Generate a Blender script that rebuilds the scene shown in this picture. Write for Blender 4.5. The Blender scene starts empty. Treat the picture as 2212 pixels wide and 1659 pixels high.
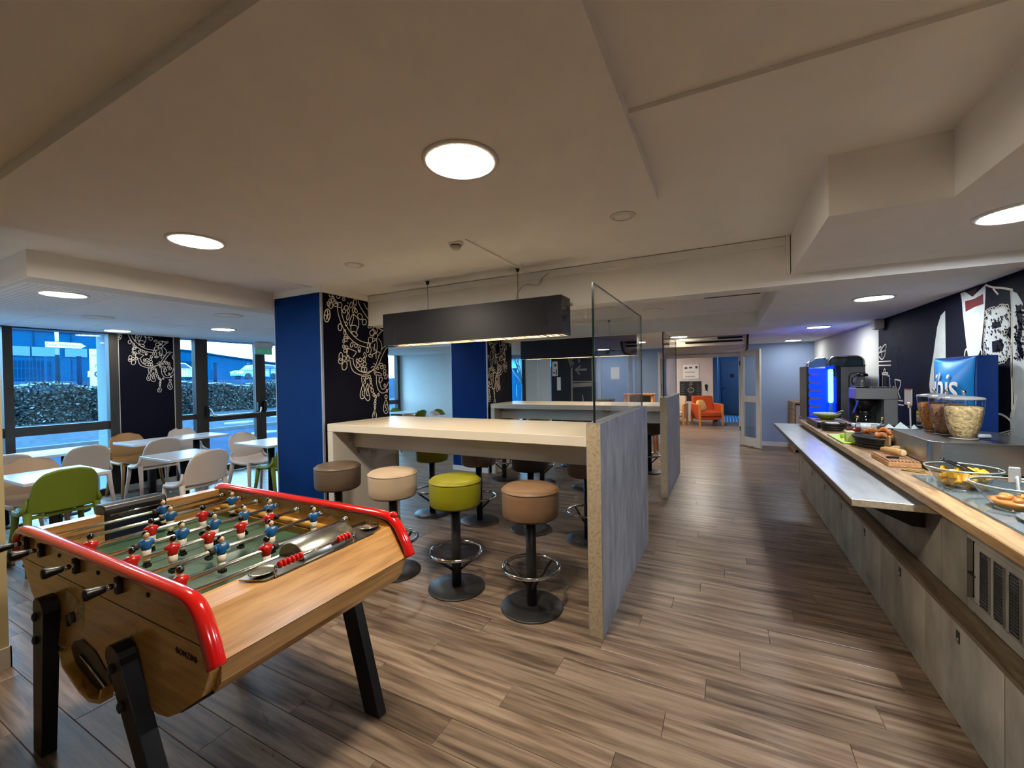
import bpy, bmesh, math, random
from mathutils import Vector, Matrix
random.seed(7)
scene = bpy.context.scene
C = scene.collection
PI = math.pi

# ------------------------------------------------------------------ camera
F_PX, YAW, PITCH, ROLL, EYE = 902.25, 0.471607, -0.012583, -0.016856, 1.5
def cam_axes():
    f = Vector((-math.sin(YAW) * math.cos(PITCH), math.cos(YAW) * math.cos(PITCH), math.sin(PITCH)))
    r = Vector((math.cos(YAW), math.sin(YAW), 0))
    u = r.cross(f)
    cr, sr = math.cos(ROLL), math.sin(ROLL)
    return cr * r + sr * u, -sr * r + cr * u, f
_r, _u, _f = cam_axes()
cam_data = bpy.data.cameras.new('camera')
cam_data.sensor_width = 36.0
cam_data.lens = 36.0 * F_PX / 2212.0
cam_data.clip_start = 0.02
cam_data.clip_end = 400
cam = bpy.data.objects.new('camera', cam_data)
cam.matrix_world = Matrix(((_r.x, _u.x, -_f.x, 0), (_r.y, _u.y, -_f.y, 0), (_r.z, _u.z, -_f.z, EYE), (0, 0, 0, 1)))
C.objects.link(cam)
scene.camera = cam

# ------------------------------------------------------------------ world, exposure
world = bpy.data.worlds.new('overcast_sky')
scene.world = world
world.use_nodes = True
wn = world.node_tree.nodes
wn['Background'].inputs[0].default_value = (0.30, 0.66, 1.0, 1)
wn['Background'].inputs[1].default_value = 6.0
vs = scene.view_settings
vs.view_transform = 'Standard'
vs.look = 'None'
vs.exposure = 1.0
vs.gamma = 1.0
vs.use_curve_mapping = False
scene.cycles.use_denoising = True
scene.cycles.max_bounces = 8
scene.cycles.diffuse_bounces = 4
scene.cycles.glossy_bounces = 4
scene.cycles.transparent_max_bounces = 16
scene.cycles.transmission_bounces = 6
scene.cycles.sample_clamp_indirect = 6.0
scene.cycles.use_light_tree = False
scene.cycles.use_adaptive_sampling = True
scene.cycles.adaptive_threshold = 0.05
scene.cycles.adaptive_min_samples = 8
scene.cycles.caustics_reflective = False
scene.cycles.caustics_refractive = False
WARM = (1.0, 0.88, 0.71)
COOL = (0.86, 0.92, 1.0)
NEUT = (1.0, 0.91, 0.80)
P_RAFT, P_LOW, P_SOFFIT, P_FAR, P_BAR, P_LOBBY = 120.0, 24.0, 62.0, 42.0, 40.0, 190.0      # lens radiance of each kind of lamp

# ------------------------------------------------------------------ material helpers
def lin(c):
    out = []
    for v in c:
        v /= 255.0
        out.append(v / 12.92 if v <= 0.04045 else ((v + 0.055) / 1.055) ** 2.4)
    return tuple(out) + (1.0,)
MATS = {}
def mat(name, col, rough=0.5, metal=0.0, var=0.06, vscale=6.0, bump=0.0, bscale=60.0, spec=0.5, coat=0.0, emis=None, estr=0.0, trans=0.0, stretch=None, ior=1.45):
    if name in MATS: return MATS[name]
    m = bpy.data.materials.new(name); m.use_nodes = True
    nt = m.node_tree; b = nt.nodes['Principled BSDF']
    L = nt.links.new
    tc = nt.nodes.new('ShaderNodeTexCoord'); mp = nt.nodes.new('ShaderNodeMapping')
    L(tc.outputs['Object'], mp.inputs[0])
    if stretch: mp.inputs['Scale'].default_value = stretch
    no = nt.nodes.new('ShaderNodeTexNoise'); no.inputs['Scale'].default_value = vscale; no.inputs['Detail'].default_value = 4
    L(mp.outputs[0], no.inputs['Vector'])
    rp = nt.nodes.new('ShaderNodeValToRGB')
    c = lin(col)
    rp.color_ramp.elements[0].position = 0.3; rp.color_ramp.elements[1].position = 0.7
    rp.color_ramp.elements[0].color = tuple(max(0, v * (1 - var)) for v in c[:3]) + (1,)
    rp.color_ramp.elements[1].color = tuple(min(1, v * (1 + var)) for v in c[:3]) + (1,)
    L(no.outputs['Fac'], rp.inputs[0]); L(rp.outputs[0], b.inputs['Base Color'])
    b.inputs['Roughness'].default_value = rough
    b.inputs['Metallic'].default_value = metal
    b.inputs['IOR'].default_value = ior
    b.inputs['Specular IOR Level'].default_value = spec
    b.inputs['Coat Weight'].default_value = coat
    b.inputs['Coat Roughness'].default_value = 0.06
    b.inputs['Transmission Weight'].default_value = trans
    if emis:
        b.inputs['Emission Color'].default_value = tuple(emis) + (1,)
        b.inputs['Emission Strength'].default_value = estr
    if bump:
        n2 = nt.nodes.new('ShaderNodeTexNoise'); n2.inputs['Scale'].default_value = bscale; n2.inputs['Detail'].default_value = 3
        L(mp.outputs[0], n2.inputs['Vector'])
        bp = nt.nodes.new('ShaderNodeBump'); bp.inputs['Strength'].default_value = bump; bp.inputs['Distance'].default_value = 0.01
        L(n2.outputs['Fac'], bp.inputs['Height']); L(bp.outputs[0], b.inputs['Normal'])
    MATS[name] = m
    return m
def ramp_mat(name, stops, rough, scale, stretch, kind='noise', detail=8, bump=0.0, coat=0.0, distort=0.0, obj_random=False, spec=0.5, metal=0.0):
    """wood / stone: a stretched noise through a colour ramp"""
    if name in MATS: return MATS[name]
    m = bpy.data.materials.new(name); m.use_nodes = True
    nt = m.node_tree; b = nt.nodes['Principled BSDF']; L = nt.links.new
    tc = nt.nodes.new('ShaderNodeTexCoord'); mp = nt.nodes.new('ShaderNodeMapping')
    mp.inputs['Scale'].default_value = stretch
    L(tc.outputs['Object'], mp.inputs[0])
    vec = mp.outputs[0]
    tone = None
    if obj_random:
        oi = nt.nodes.new('ShaderNodeObjectInfo'); ge = nt.nodes.new('ShaderNodeNewGeometry')
        ad = nt.nodes.new('ShaderNodeMath'); ad.operation = 'ADD'
        L(oi.outputs['Random'], ad.inputs[0]); L(ge.outputs['Random Per Island'], ad.inputs[1])
        fr = nt.nodes.new('ShaderNodeMath'); fr.operation = 'FRACT'; L(ad.outputs[0], fr.inputs[0])
        mu = nt.nodes.new('ShaderNodeMath'); mu.operation = 'MULTIPLY'; mu.inputs[1].default_value = 37.0; L(fr.outputs[0], mu.inputs[0])
        cx = nt.nodes.new('ShaderNodeCombineXYZ')
        for i in range(3): L(mu.outputs[0], cx.inputs[i])
        va = nt.nodes.new('ShaderNodeVectorMath'); va.operation = 'ADD'; L(vec, va.inputs[0]); L(cx.outputs[0], va.inputs[1])
        vec = va.outputs[0]; tone = fr.outputs[0]
    no = nt.nodes.new('ShaderNodeTexNoise'); no.inputs['Scale'].default_value = scale; no.inputs['Detail'].default_value = detail; no.inputs['Roughness'].default_value = 0.62
    no.inputs['Distortion'].default_value = distort
    L(vec, no.inputs['Vector'])
    rp = nt.nodes.new('ShaderNodeValToRGB')
    els = rp.color_ramp.elements
    while len(els) < len(stops): els.new(0.5)
    for e, (p, c) in zip(els, stops): e.position = p; e.color = lin(c)
    L(no.outputs['Fac'], rp.inputs[0])
    colour = rp.outputs[0]
    if tone is not None:
        hs = nt.nodes.new('ShaderNodeHueSaturation'); mr = nt.nodes.new('ShaderNodeMapRange')
        mr.inputs[3].default_value = 0.82; mr.inputs[4].default_value = 1.14
        L(tone, mr.inputs[0]); L(mr.outputs[0], hs.inputs['Value']); L(colour, hs.inputs['Color']); colour = hs.outputs[0]
    L(colour, b.inputs['Base Color'])
    b.inputs['Roughness'].default_value = rough; b.inputs['Coat Weight'].default_value = coat; b.inputs['Coat Roughness'].default_value = 0.08
    b.inputs['Specular IOR Level'].default_value = spec; b.inputs['Metallic'].default_value = metal
    if bump:
        bp = nt.nodes.new('ShaderNodeBump'); bp.inputs['Strength'].default_value = bump; bp.inputs['Distance'].default_value = 0.004
        L(no.outputs['Fac'], bp.inputs['Height']); L(bp.outputs[0], b.inputs['Normal'])
    MATS[name] = m
    return m
def pane_mat(name, tint=(1, 1, 1), refl=1.0):
    """thin architectural glass: see-through with a fresnel mirror on top"""
    if name in MATS: return MATS[name]
    m = bpy.data.materials.new(name); m.use_nodes = True
    nt = m.node_tree; nt.nodes.clear(); L = nt.links.new
    out = nt.nodes.new('ShaderNodeOutputMaterial'); mx = nt.nodes.new('ShaderNodeMixShader')
    tr = nt.nodes.new('ShaderNodeBsdfTransparent'); tr.inputs[0].default_value = tuple(tint) + (1,)
    gl = nt.nodes.new('ShaderNodeBsdfGlossy'); gl.inputs['Roughness'].default_value = 0.01
    fr = nt.nodes.new('ShaderNodeFresnel'); ge = nt.nodes.new('ShaderNodeNewGeometry'); mr = nt.nodes.new('ShaderNodeMapRange')
    mr.inputs[3].default_value = 1.45; mr.inputs[4].default_value = 1 / 1.45; L(ge.outputs['Backfacing'], mr.inputs[0]); L(mr.outputs[0], fr.inputs[0])
    mu = nt.nodes.new('ShaderNodeMath'); mu.operation = 'MULTIPLY'; mu.inputs[1].default_value = refl
    L(fr.outputs[0], mu.inputs[0]); L(mu.outputs[0], mx.inputs[0]); L(tr.outputs[0], mx.inputs[1]); L(gl.outputs[0], mx.inputs[2]); L(mx.outputs[0], out.inputs[0])
    MATS[name] = m
    return m
def lamp_mat(name, col, strength):
    if name in MATS: return MATS[name]
    return mat(name, (240, 236, 225), 0.4, emis=col, estr=strength, var=0.0)

# ------------------------------------------------------------------ mesh builder
class MB:
    def __init__(s): s.v = []; s.f = []; s.m = []; s.sm = []
    def add(s, vs, fs, mi=0, smooth=False):
        o = len(s.v); s.v += [tuple(p) for p in vs]
        for f in fs: s.f.append(tuple(i + o for i in f)); s.m.append(mi); s.sm.append(smooth)
        return s
    def box(s, x0, x1, y0, y1, z0, z1, mi=0):
        return s.add([(x0, y0, z0), (x1, y0, z0), (x1, y1, z0), (x0, y1, z0), (x0, y0, z1), (x1, y0, z1), (x1, y1, z1), (x0, y1, z1)],
                     [(0, 3, 2, 1), (4, 5, 6, 7), (0, 1, 5, 4), (1, 2, 6, 5), (2, 3, 7, 6), (3, 0, 4, 7)], mi)
    def rbox(s, x0, x1, y0, y1, z0, z1, r, mi=0):
        """box with all edges chamfered by r"""
        r = min(r, (x1 - x0) * .45, (y1 - y0) * .45, (z1 - z0) * .45)
        lv = []
        for z, d in ((z0, r), (z0 + r, 0), (z1 - r, 0), (z1, r)):
            a, b, c, e = x0 + d, x1 - d, y0 + d, y1 - d
            lv.append([(a + r, c, z), (b - r, c, z), (b, c + r, z), (b, e - r, z), (b - r, e, z), (a + r, e, z), (a, e - r, z), (a, c + r, z)])
        vs = [p for l in lv for p in l]
        fs = [tuple(range(7, -1, -1)), tuple(range(24, 32))]
        for k in range(3):
            for i in range(8): fs.append((k * 8 + i, k * 8 + (i + 1) % 8, k * 8 + 8 + (i + 1) % 8, k * 8 + 8 + i))
        return s.add(vs, fs, mi)
    def prism(s, pts, axis, a0, a1, mi=0, smooth=False, caps=True):
        n = len(pts)
        def P(p, a):
            return {'x': (a, p[0], p[1]), 'y': (p[0], a, p[1]), 'z': (p[0], p[1], a)}[axis]
        vs = [P(p, a0) for p in pts] + [P(p, a1) for p in pts]
        area = sum(pts[i][0] * pts[(i + 1) % n][1] - pts[(i + 1) % n][0] * pts[i][1] for i in range(n))
        flip = (area > 0) == (axis != 'y')
        if a1 < a0: flip = not flip
        fs = []
        for i in range(n):
            q = (i, (i + 1) % n, (i + 1) % n + n, i + n)
            fs.append(q if flip else q[::-1])
        s.add(vs, fs, mi, smooth)
        if caps:
            c0 = tuple(range(n)); c1 = tuple(range(n, 2 * n))
            o = len(s.v) - 2 * n
            for c, rev in ((c0, flip), (c1, not flip)):
                c = c[::-1] if rev else c
                s.f.append(tuple(i + o for i in c)); s.m.append(mi); s.sm.append(False)
        return s
    def lathe(s, prof, c=(0, 0, 0), n=24, mi=0, axis='z', smooth=True, sx=1.0, sy=1.0, close=True):
        vs = []; k = len(prof)
        for r, h in prof:
            for i in range(n):
                a = 2 * PI * i / n; x, y = r * math.cos(a) * sx, r * math.sin(a) * sy
                p = {'z': (x, y, h), 'y': (y, h, x), 'x': (h, x, y)}[axis]
                vs.append((c[0] + p[0], c[1] + p[1], c[2] + p[2]))
        fs = []
        for j in range(k - 1):
            for i in range(n):
                fs.append((j * n + i, j * n + (i + 1) % n, (j + 1) * n + (i + 1) % n, (j + 1) * n + i))
        s.add(vs, fs, mi, smooth)
        if close:
            o = len(s.v) - k * n
            if prof[0][0] > 1e-5: s.f.append(tuple(o + i for i in range(n - 1, -1, -1))); s.m.append(mi); s.sm.append(False)
            if prof[-1][0] > 1e-5: s.f.append(tuple(o + (k - 1) * n + i for i in range(n))); s.m.append(mi); s.sm.append(False)
        return s
    def cyl(s, a, b, r, n=12, mi=0, r2=None): return s.tube([a, b], r if r2 is None else [r, r2], n, mi=mi)
    def tube(s, path, r, n=8, closed=False, mi=0, smooth=True, flat=None):
        pts = [Vector(p) for p in path]; m = len(pts)
        rs = r if isinstance(r, (list, tuple)) else [r] * m
        T = []
        for i in range(m):
            a = pts[(i - 1) % m] if (closed or i > 0) else pts[i]
            b = pts[(i + 1) % m] if (closed or i < m - 1) else pts[i]
            t = (b - a); T.append(t.normalized() if t.length > 1e-9 else Vector((0, 0, 1)))
        up = Vector((0, 0, 1)) if abs(T[0].z) < 0.9 else Vector((1, 0, 0))
        nrm = (up - T[0] * up.dot(T[0])).normalized()
        vs = []
        for i in range(m):
            nrm = nrm - T[i] * nrm.dot(T[i])
            nrm = nrm.normalized() if nrm.length > 1e-6 else T[i].orthogonal().normalized()
            bi = T[i].cross(nrm)
            for k in range(n):
                a = 2 * PI * k / n
                fx, fy = (1, 1) if flat is None else flat
                vs.append(pts[i] + nrm * (math.cos(a) * rs[i] * fx) + bi * (math.sin(a) * rs[i] * fy))
        fs = []
        for i in range(m if closed else m - 1):
            j = (i + 1) % m
            for k in range(n): fs.append((i * n + k, i * n + (k + 1) % n, j * n + (k + 1) % n, j * n + k))
        s.add(vs, fs, mi, smooth)
        if not closed:
            o = len(s.v) - m * n
            s.f.append(tuple(o + k for k in range(n - 1, -1, -1))); s.m.append(mi); s.sm.append(False)
            s.f.append(tuple(o + (m - 1) * n + k for k in range(n))); s.m.append(mi); s.sm.append(False)
        return s
    def ball(s, c, r, nu=12, nv=8, mi=0, z0=-1.0, z1=1.0):
        rx, ry, rz = (r, r, r) if not isinstance(r, (tuple, list)) else r
        prof = []
        a0, a1 = math.asin(z0), math.asin(z1)
        for j in range(nv + 1):
            a = a0 + (a1 - a0) * j / nv
            prof.append((max(1e-6, math.cos(a)), math.sin(a)))
        vs = []
        for q, h in prof:
            for i in range(nu):
                t = 2 * PI * i / nu
                vs.append((c[0] + rx * q * math.cos(t), c[1] + ry * q * math.sin(t), c[2] + rz * h))
        fs = []
        for j in range(nv):
            for i in range(nu): fs.append((j * nu + i, j * nu + (i + 1) % nu, (j + 1) * nu + (i + 1) % nu, (j + 1) * nu + i))
        return s.add(vs, fs, mi, True)
    def grid(s, fn, nu, nv, mi=0, smooth=True, thick=0.0, nrm=None):
        """sheet fn(u,v)->point, u,v in 0..1, given thickness along its normal"""
        P = [[Vector(fn(i / nu, j / nv)) for i in range(nu + 1)] for j in range(nv + 1)]
        def N(i, j):
            if nrm: return Vector(nrm).normalized()
            a = P[j][min(i + 1, nu)] - P[j][max(i - 1, 0)]; b = P[min(j + 1, nv)][i] - P[max(j - 1, 0)][i]
            n = a.cross(b); return n.normalized() if n.length > 1e-9 else Vector((0, 0, 1))
        w = nu + 1; top = [P[j][i] for j in range(nv + 1) for i in range(w)]
        fs = [(j * w + i, j * w + i + 1, (j + 1) * w + i + 1, (j + 1) * w + i) for j in range(nv) for i in range(nu)]
        if not thick: return s.add(top, fs, mi, smooth)
        bot = [P[j][i] - N(i, j) * thick for j in range(nv + 1) for i in range(w)]
        o = len(top)
        fs += [tuple(o + k for k in f[::-1]) for f in list(fs)]
        rim = [i for i in range(w)] + [j * w + nu for j in range(1, nv + 1)] + [nv * w + i for i in range(nu - 1, -1, -1)] + [j * w for j in range(nv - 1, 0, -1)]
        for k in range(len(rim)):
            a, b = rim[k], rim[(k + 1) % len(rim)]
            fs.append((b, a, a + o, b + o))
        return s.add(top + bot, fs, mi, smooth)
    def ribbon(s, pts, w, plane, off, closed=False, mi=0, thick=0.0012):
        """flat painted line on a wall: pts in wall coordinates, plane 'x' (y,z) or 'y' (x,z); off = wall position, thick grows along +off side"""
        m = len(pts); L = []; R = []
        for i in range(m):
            a = pts[(i - 1) % m] if (closed or i > 0) else pts[i]; b = pts[(i + 1) % m] if (closed or i < m - 1) else pts[i]
            d = Vector((b[0] - a[0], b[1] - a[1])); d = d.normalized() if d.length > 1e-9 else Vector((1, 0))
            n = Vector((-d.y, d.x)) * w * 0.5
            L.append((pts[i][0] + n.x, pts[i][1] + n.y)); R.append((pts[i][0] - n.x, pts[i][1] - n.y))
        def P(p, o): return (o, p[0], p[1]) if plane == 'x' else (p[0], o, p[1])
        o2 = off + thick
        vs = [P(p, o2) for p in L] + [P(p, o2) for p in R] + [P(p, off) for p in L] + [P(p, off) for p in R]
        fs = []
        for i in range(m if closed else m - 1):
            j = (i + 1) % m
            fs += [(i, j, m + j, m + i), (i, 2 * m + i, 2 * m + j, j), (m + i, m + j, 3 * m + j, 3 * m + i)]
        return s.add(vs, fs, mi)
    def xform(s, M):
        s.v = [tuple(M @ Vector(p)) for p in s.v]; return s
    def mesh(s, name, mats, bevel=0.0, org=(0, 0, 0)):
        me = bpy.data.meshes.new(name)
        me.from_pydata([(p[0] - org[0], p[1] - org[1], p[2] - org[2]) for p in s.v], [], s.f)
        for m in mats: me.materials.append(m)
        me.polygons.foreach_set('material_index', s.m)
        me.polygons.foreach_set('use_smooth', s.sm)
        me.update()
        bm = bmesh.new(); bm.from_mesh(me)
        if bevel:
            ed = [e for e in bm.edges if len(e.link_faces) == 2 and e.calc_face_angle(0) > 0.5]
            bmesh.ops.bevel(bm, geom=ed, offset=bevel, segments=2, profile=0.6, affect='EDGES', clamp_overlap=True)
        bmesh.ops.recalc_face_normals(bm, faces=bm.faces)
        bm.to_mesh(me); bm.free()
        return me
ORG = {}
def tag(o, label=None, cat=None, group=None, kind=None):
    if label: o['label'] = label
    if cat: o['category'] = cat
    if group: o['group'] = group
    if kind: o['kind'] = kind
    return o
def root(name, label=None, cat=None, loc=(0, 0, 0), group=None, kind=None):
    o = bpy.data.objects.new(name, None); C.objects.link(o); o.location = loc
    o.empty_display_size = 0.1
    ORG[o.name] = tuple(loc)
    return tag(o, label, cat, group, kind)
def part(name, mb, mats, parent, bevel=0.0, label=None, kind=None):
    if not isinstance(mats, (list, tuple)): mats = [mats]
    org = ORG.get(parent.name, (0, 0, 0))
    o = bpy.data.objects.new(name, mb.mesh(name, mats, bevel, org)); C.objects.link(o); o.parent = parent
    ORG[o.name] = org
    return tag(o, label, kind=kind)
def solid(name, mb, mats, label=None, cat=None, group=None, kind=None, bevel=0.0):
    """a top-level thing of one mesh, origin at its base"""
    if not isinstance(mats, (list, tuple)): mats = [mats]
    xs = [p[0] for p in mb.v]; ys = [p[1] for p in mb.v]; zs = [p[2] for p in mb.v]
    org = ((min(xs) + max(xs)) / 2, (min(ys) + max(ys)) / 2, min(zs))
    o = bpy.data.objects.new(name, mb.mesh(name, mats, bevel, org)); C.objects.link(o); o.location = org
    ORG[o.name] = org
    return tag(o, label, cat, group, kind)
def dup(src, loc=None, rot=0.0, label=None, group=None, swap=None):
    """copy of a thing with copies of its parts and sub-parts; swap: {old material: new material}"""
    def cp(o, par):
        c = o.copy(); C.objects.link(c)
        if par is not None: c.parent = par; c.matrix_parent_inverse = o.matrix_parent_inverse.copy()
        if swap and c.type == 'MESH':
            for sl in c.material_slots:
                if sl.material in swap:
                    nm = swap[sl.material]; sl.link = 'OBJECT'; sl.material = nm
        for ch in list(o.children): cp(ch, c)
        return c
    c = cp(src, None)
    if loc is not None: c.location = loc
    c.rotation_euler = (0, 0, rot)
    if label: c['label'] = label
    if group: c['group'] = group
    return c
def smooth_pts(pts, closed=False, k=4):
    n = len(pts); out = []
    for i in (range(n) if closed else range(n - 1)):
        p0 = pts[(i - 1) % n] if closed or i > 0 else pts[0]; p1 = pts[i]; p2 = pts[(i + 1) % n]
        p3 = pts[(i + 2) % n] if closed or i + 2 < n else pts[-1]
        for j in range(k):
            t = j / k
            out.append(tuple(.5 * (2 * a + (c - z) * t + (2 * z - 5 * a + 4 * c - d) * t * t + (-z + 3 * a - 3 * c + d) * t ** 3) for z, a, c, d in zip(p0, p1, p2, p3)))
    if not closed: out.append(tuple(pts[-1]))
    return out
def text_mb(body, size, M, depth=0.001, mi=0, italic=0.0, spacing=1.0):
    cu = bpy.data.curves.new('t', 'FONT'); cu.body = body; cu.size = size; cu.extrude = depth; cu.align_x = 'CENTER'; cu.align_y = 'CENTER'; cu.shear = italic
    cu.space_character = spacing; cu.resolution_u = 3
    ob = bpy.data.objects.new('t', cu); C.objects.link(ob)
    dg = bpy.context.evaluated_depsgraph_get()
    me = bpy.data.meshes.new_from_object(ob.evaluated_get(dg))
    mb = MB(); mb.add([tuple(M @ v.co) for v in me.vertices], [tuple(p.vertices) for p in me.polygons], mi)
    bpy.data.objects.remove(ob); bpy.data.curves.remove(cu); bpy.data.meshes.remove(me)
    return mb
def wall_frame(origin, right, up):
    """matrix that lays text in the plane spanned by right/up at origin"""
    r = Vector(right).normalized(); u = Vector(up).normalized(); n = r.cross(u)
    return Matrix(((r.x, u.x, n.x, origin[0]), (r.y, u.y, n.y, origin[1]), (r.z, u.z, n.z, origin[2]), (0, 0, 0, 1)))

# ------------------------------------------------------------------ materials
M_ceil = mat('ceiling_paint', (240, 238, 234), 0.9, var=0.02)
M_white = mat('white_paint', (222, 220, 214), 0.8, var=0.02)
M_lowceil = mat('perforated_white_panel', (238, 240, 242), 0.75, var=0.02)
M_floor = ramp_mat('oak_vinyl_plank', [(0.30, (60, 47, 37)), (0.42, (98, 80, 65)), (0.52, (122, 102, 84)), (0.64, (144, 124, 104)), (0.8, (104, 86, 69))], 0.36, 2.2, (0.7, 11.0, 11.0), detail=7, bump=0.05, distort=0.35, obj_random=True, spec=0.45)
M_joint = mat('floor_joint', (40, 33, 27), 0.8)
M_navy = mat('navy_wallpaper', (17, 18, 32), 0.7, var=0.04, spec=.12)
M_blue = mat('royal_blue_panel', (4, 48, 116), 0.6, var=0.05, spec=.12)
M_line = mat('chalk_white_line', (232, 224, 205), 0.8, var=0.03)
M_alu = mat('aluminium_trim', (175, 182, 190), 0.4, metal=0.6, var=0.03)
M_frame = mat('bronze_window_frame', (52, 50, 47), 0.45, var=0.05)
M_glass = pane_mat('window_glass', (0.97, 0.985, 1.0), 1.0)
M_lamin = mat('white_laminate', (226, 216, 198), 0.32, var=0.015)
M_lamin2 = mat('white_laminate_edge', (212, 205, 192), 0.4, var=0.015)
M_conc = ramp_mat('concrete_board', [(0.3, (92, 88, 80)), (0.5, (124, 119, 110)), (0.7, (150, 144, 134))], 0.6, 5.0, (1, 1, 1), detail=10, bump=0.15)
M_concedge = ramp_mat('raw_chipboard_edge', [(0.27, (92, 76, 56)), (0.36, (148, 132, 106)), (0.6, (172, 156, 128)), (0.75, (138, 122, 98))], 0.8, 60.0, (1, 1, 1), detail=5, bump=0.2)
M_woodtop = ramp_mat('rustic_oak_worktop', [(0.28, (96, 70, 40)), (0.45, (150, 116, 72)), (0.6, (182, 148, 100)), (0.78, (140, 104, 62))], 0.5, 3.2, (9, 0.8, 9), detail=8, bump=0.08, distort=0.4)
M_steel = mat('brushed_steel', (176, 176, 174), 0.28, metal=1.0, var=0.04, stretch=(1, 1, 12))
M_chrome = mat('chrome', (205, 205, 205), 0.12, metal=1.0, var=0.01)
M_black = mat('black_plastic', (16, 16, 17), 0.35, var=0.05)
M_darkmetal = mat('anthracite_metal', (52, 51, 50), 0.42, metal=0.4, var=0.05)
M_greywall = mat('pale_blue_wall', (150, 166, 190), 0.75, var=0.02)
M_beige = mat('beige_wall', (196, 194, 182), 0.8, var=0.02)
M_skirt = mat('skirting', (180, 172, 160), 0.6, var=0.03)
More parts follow.
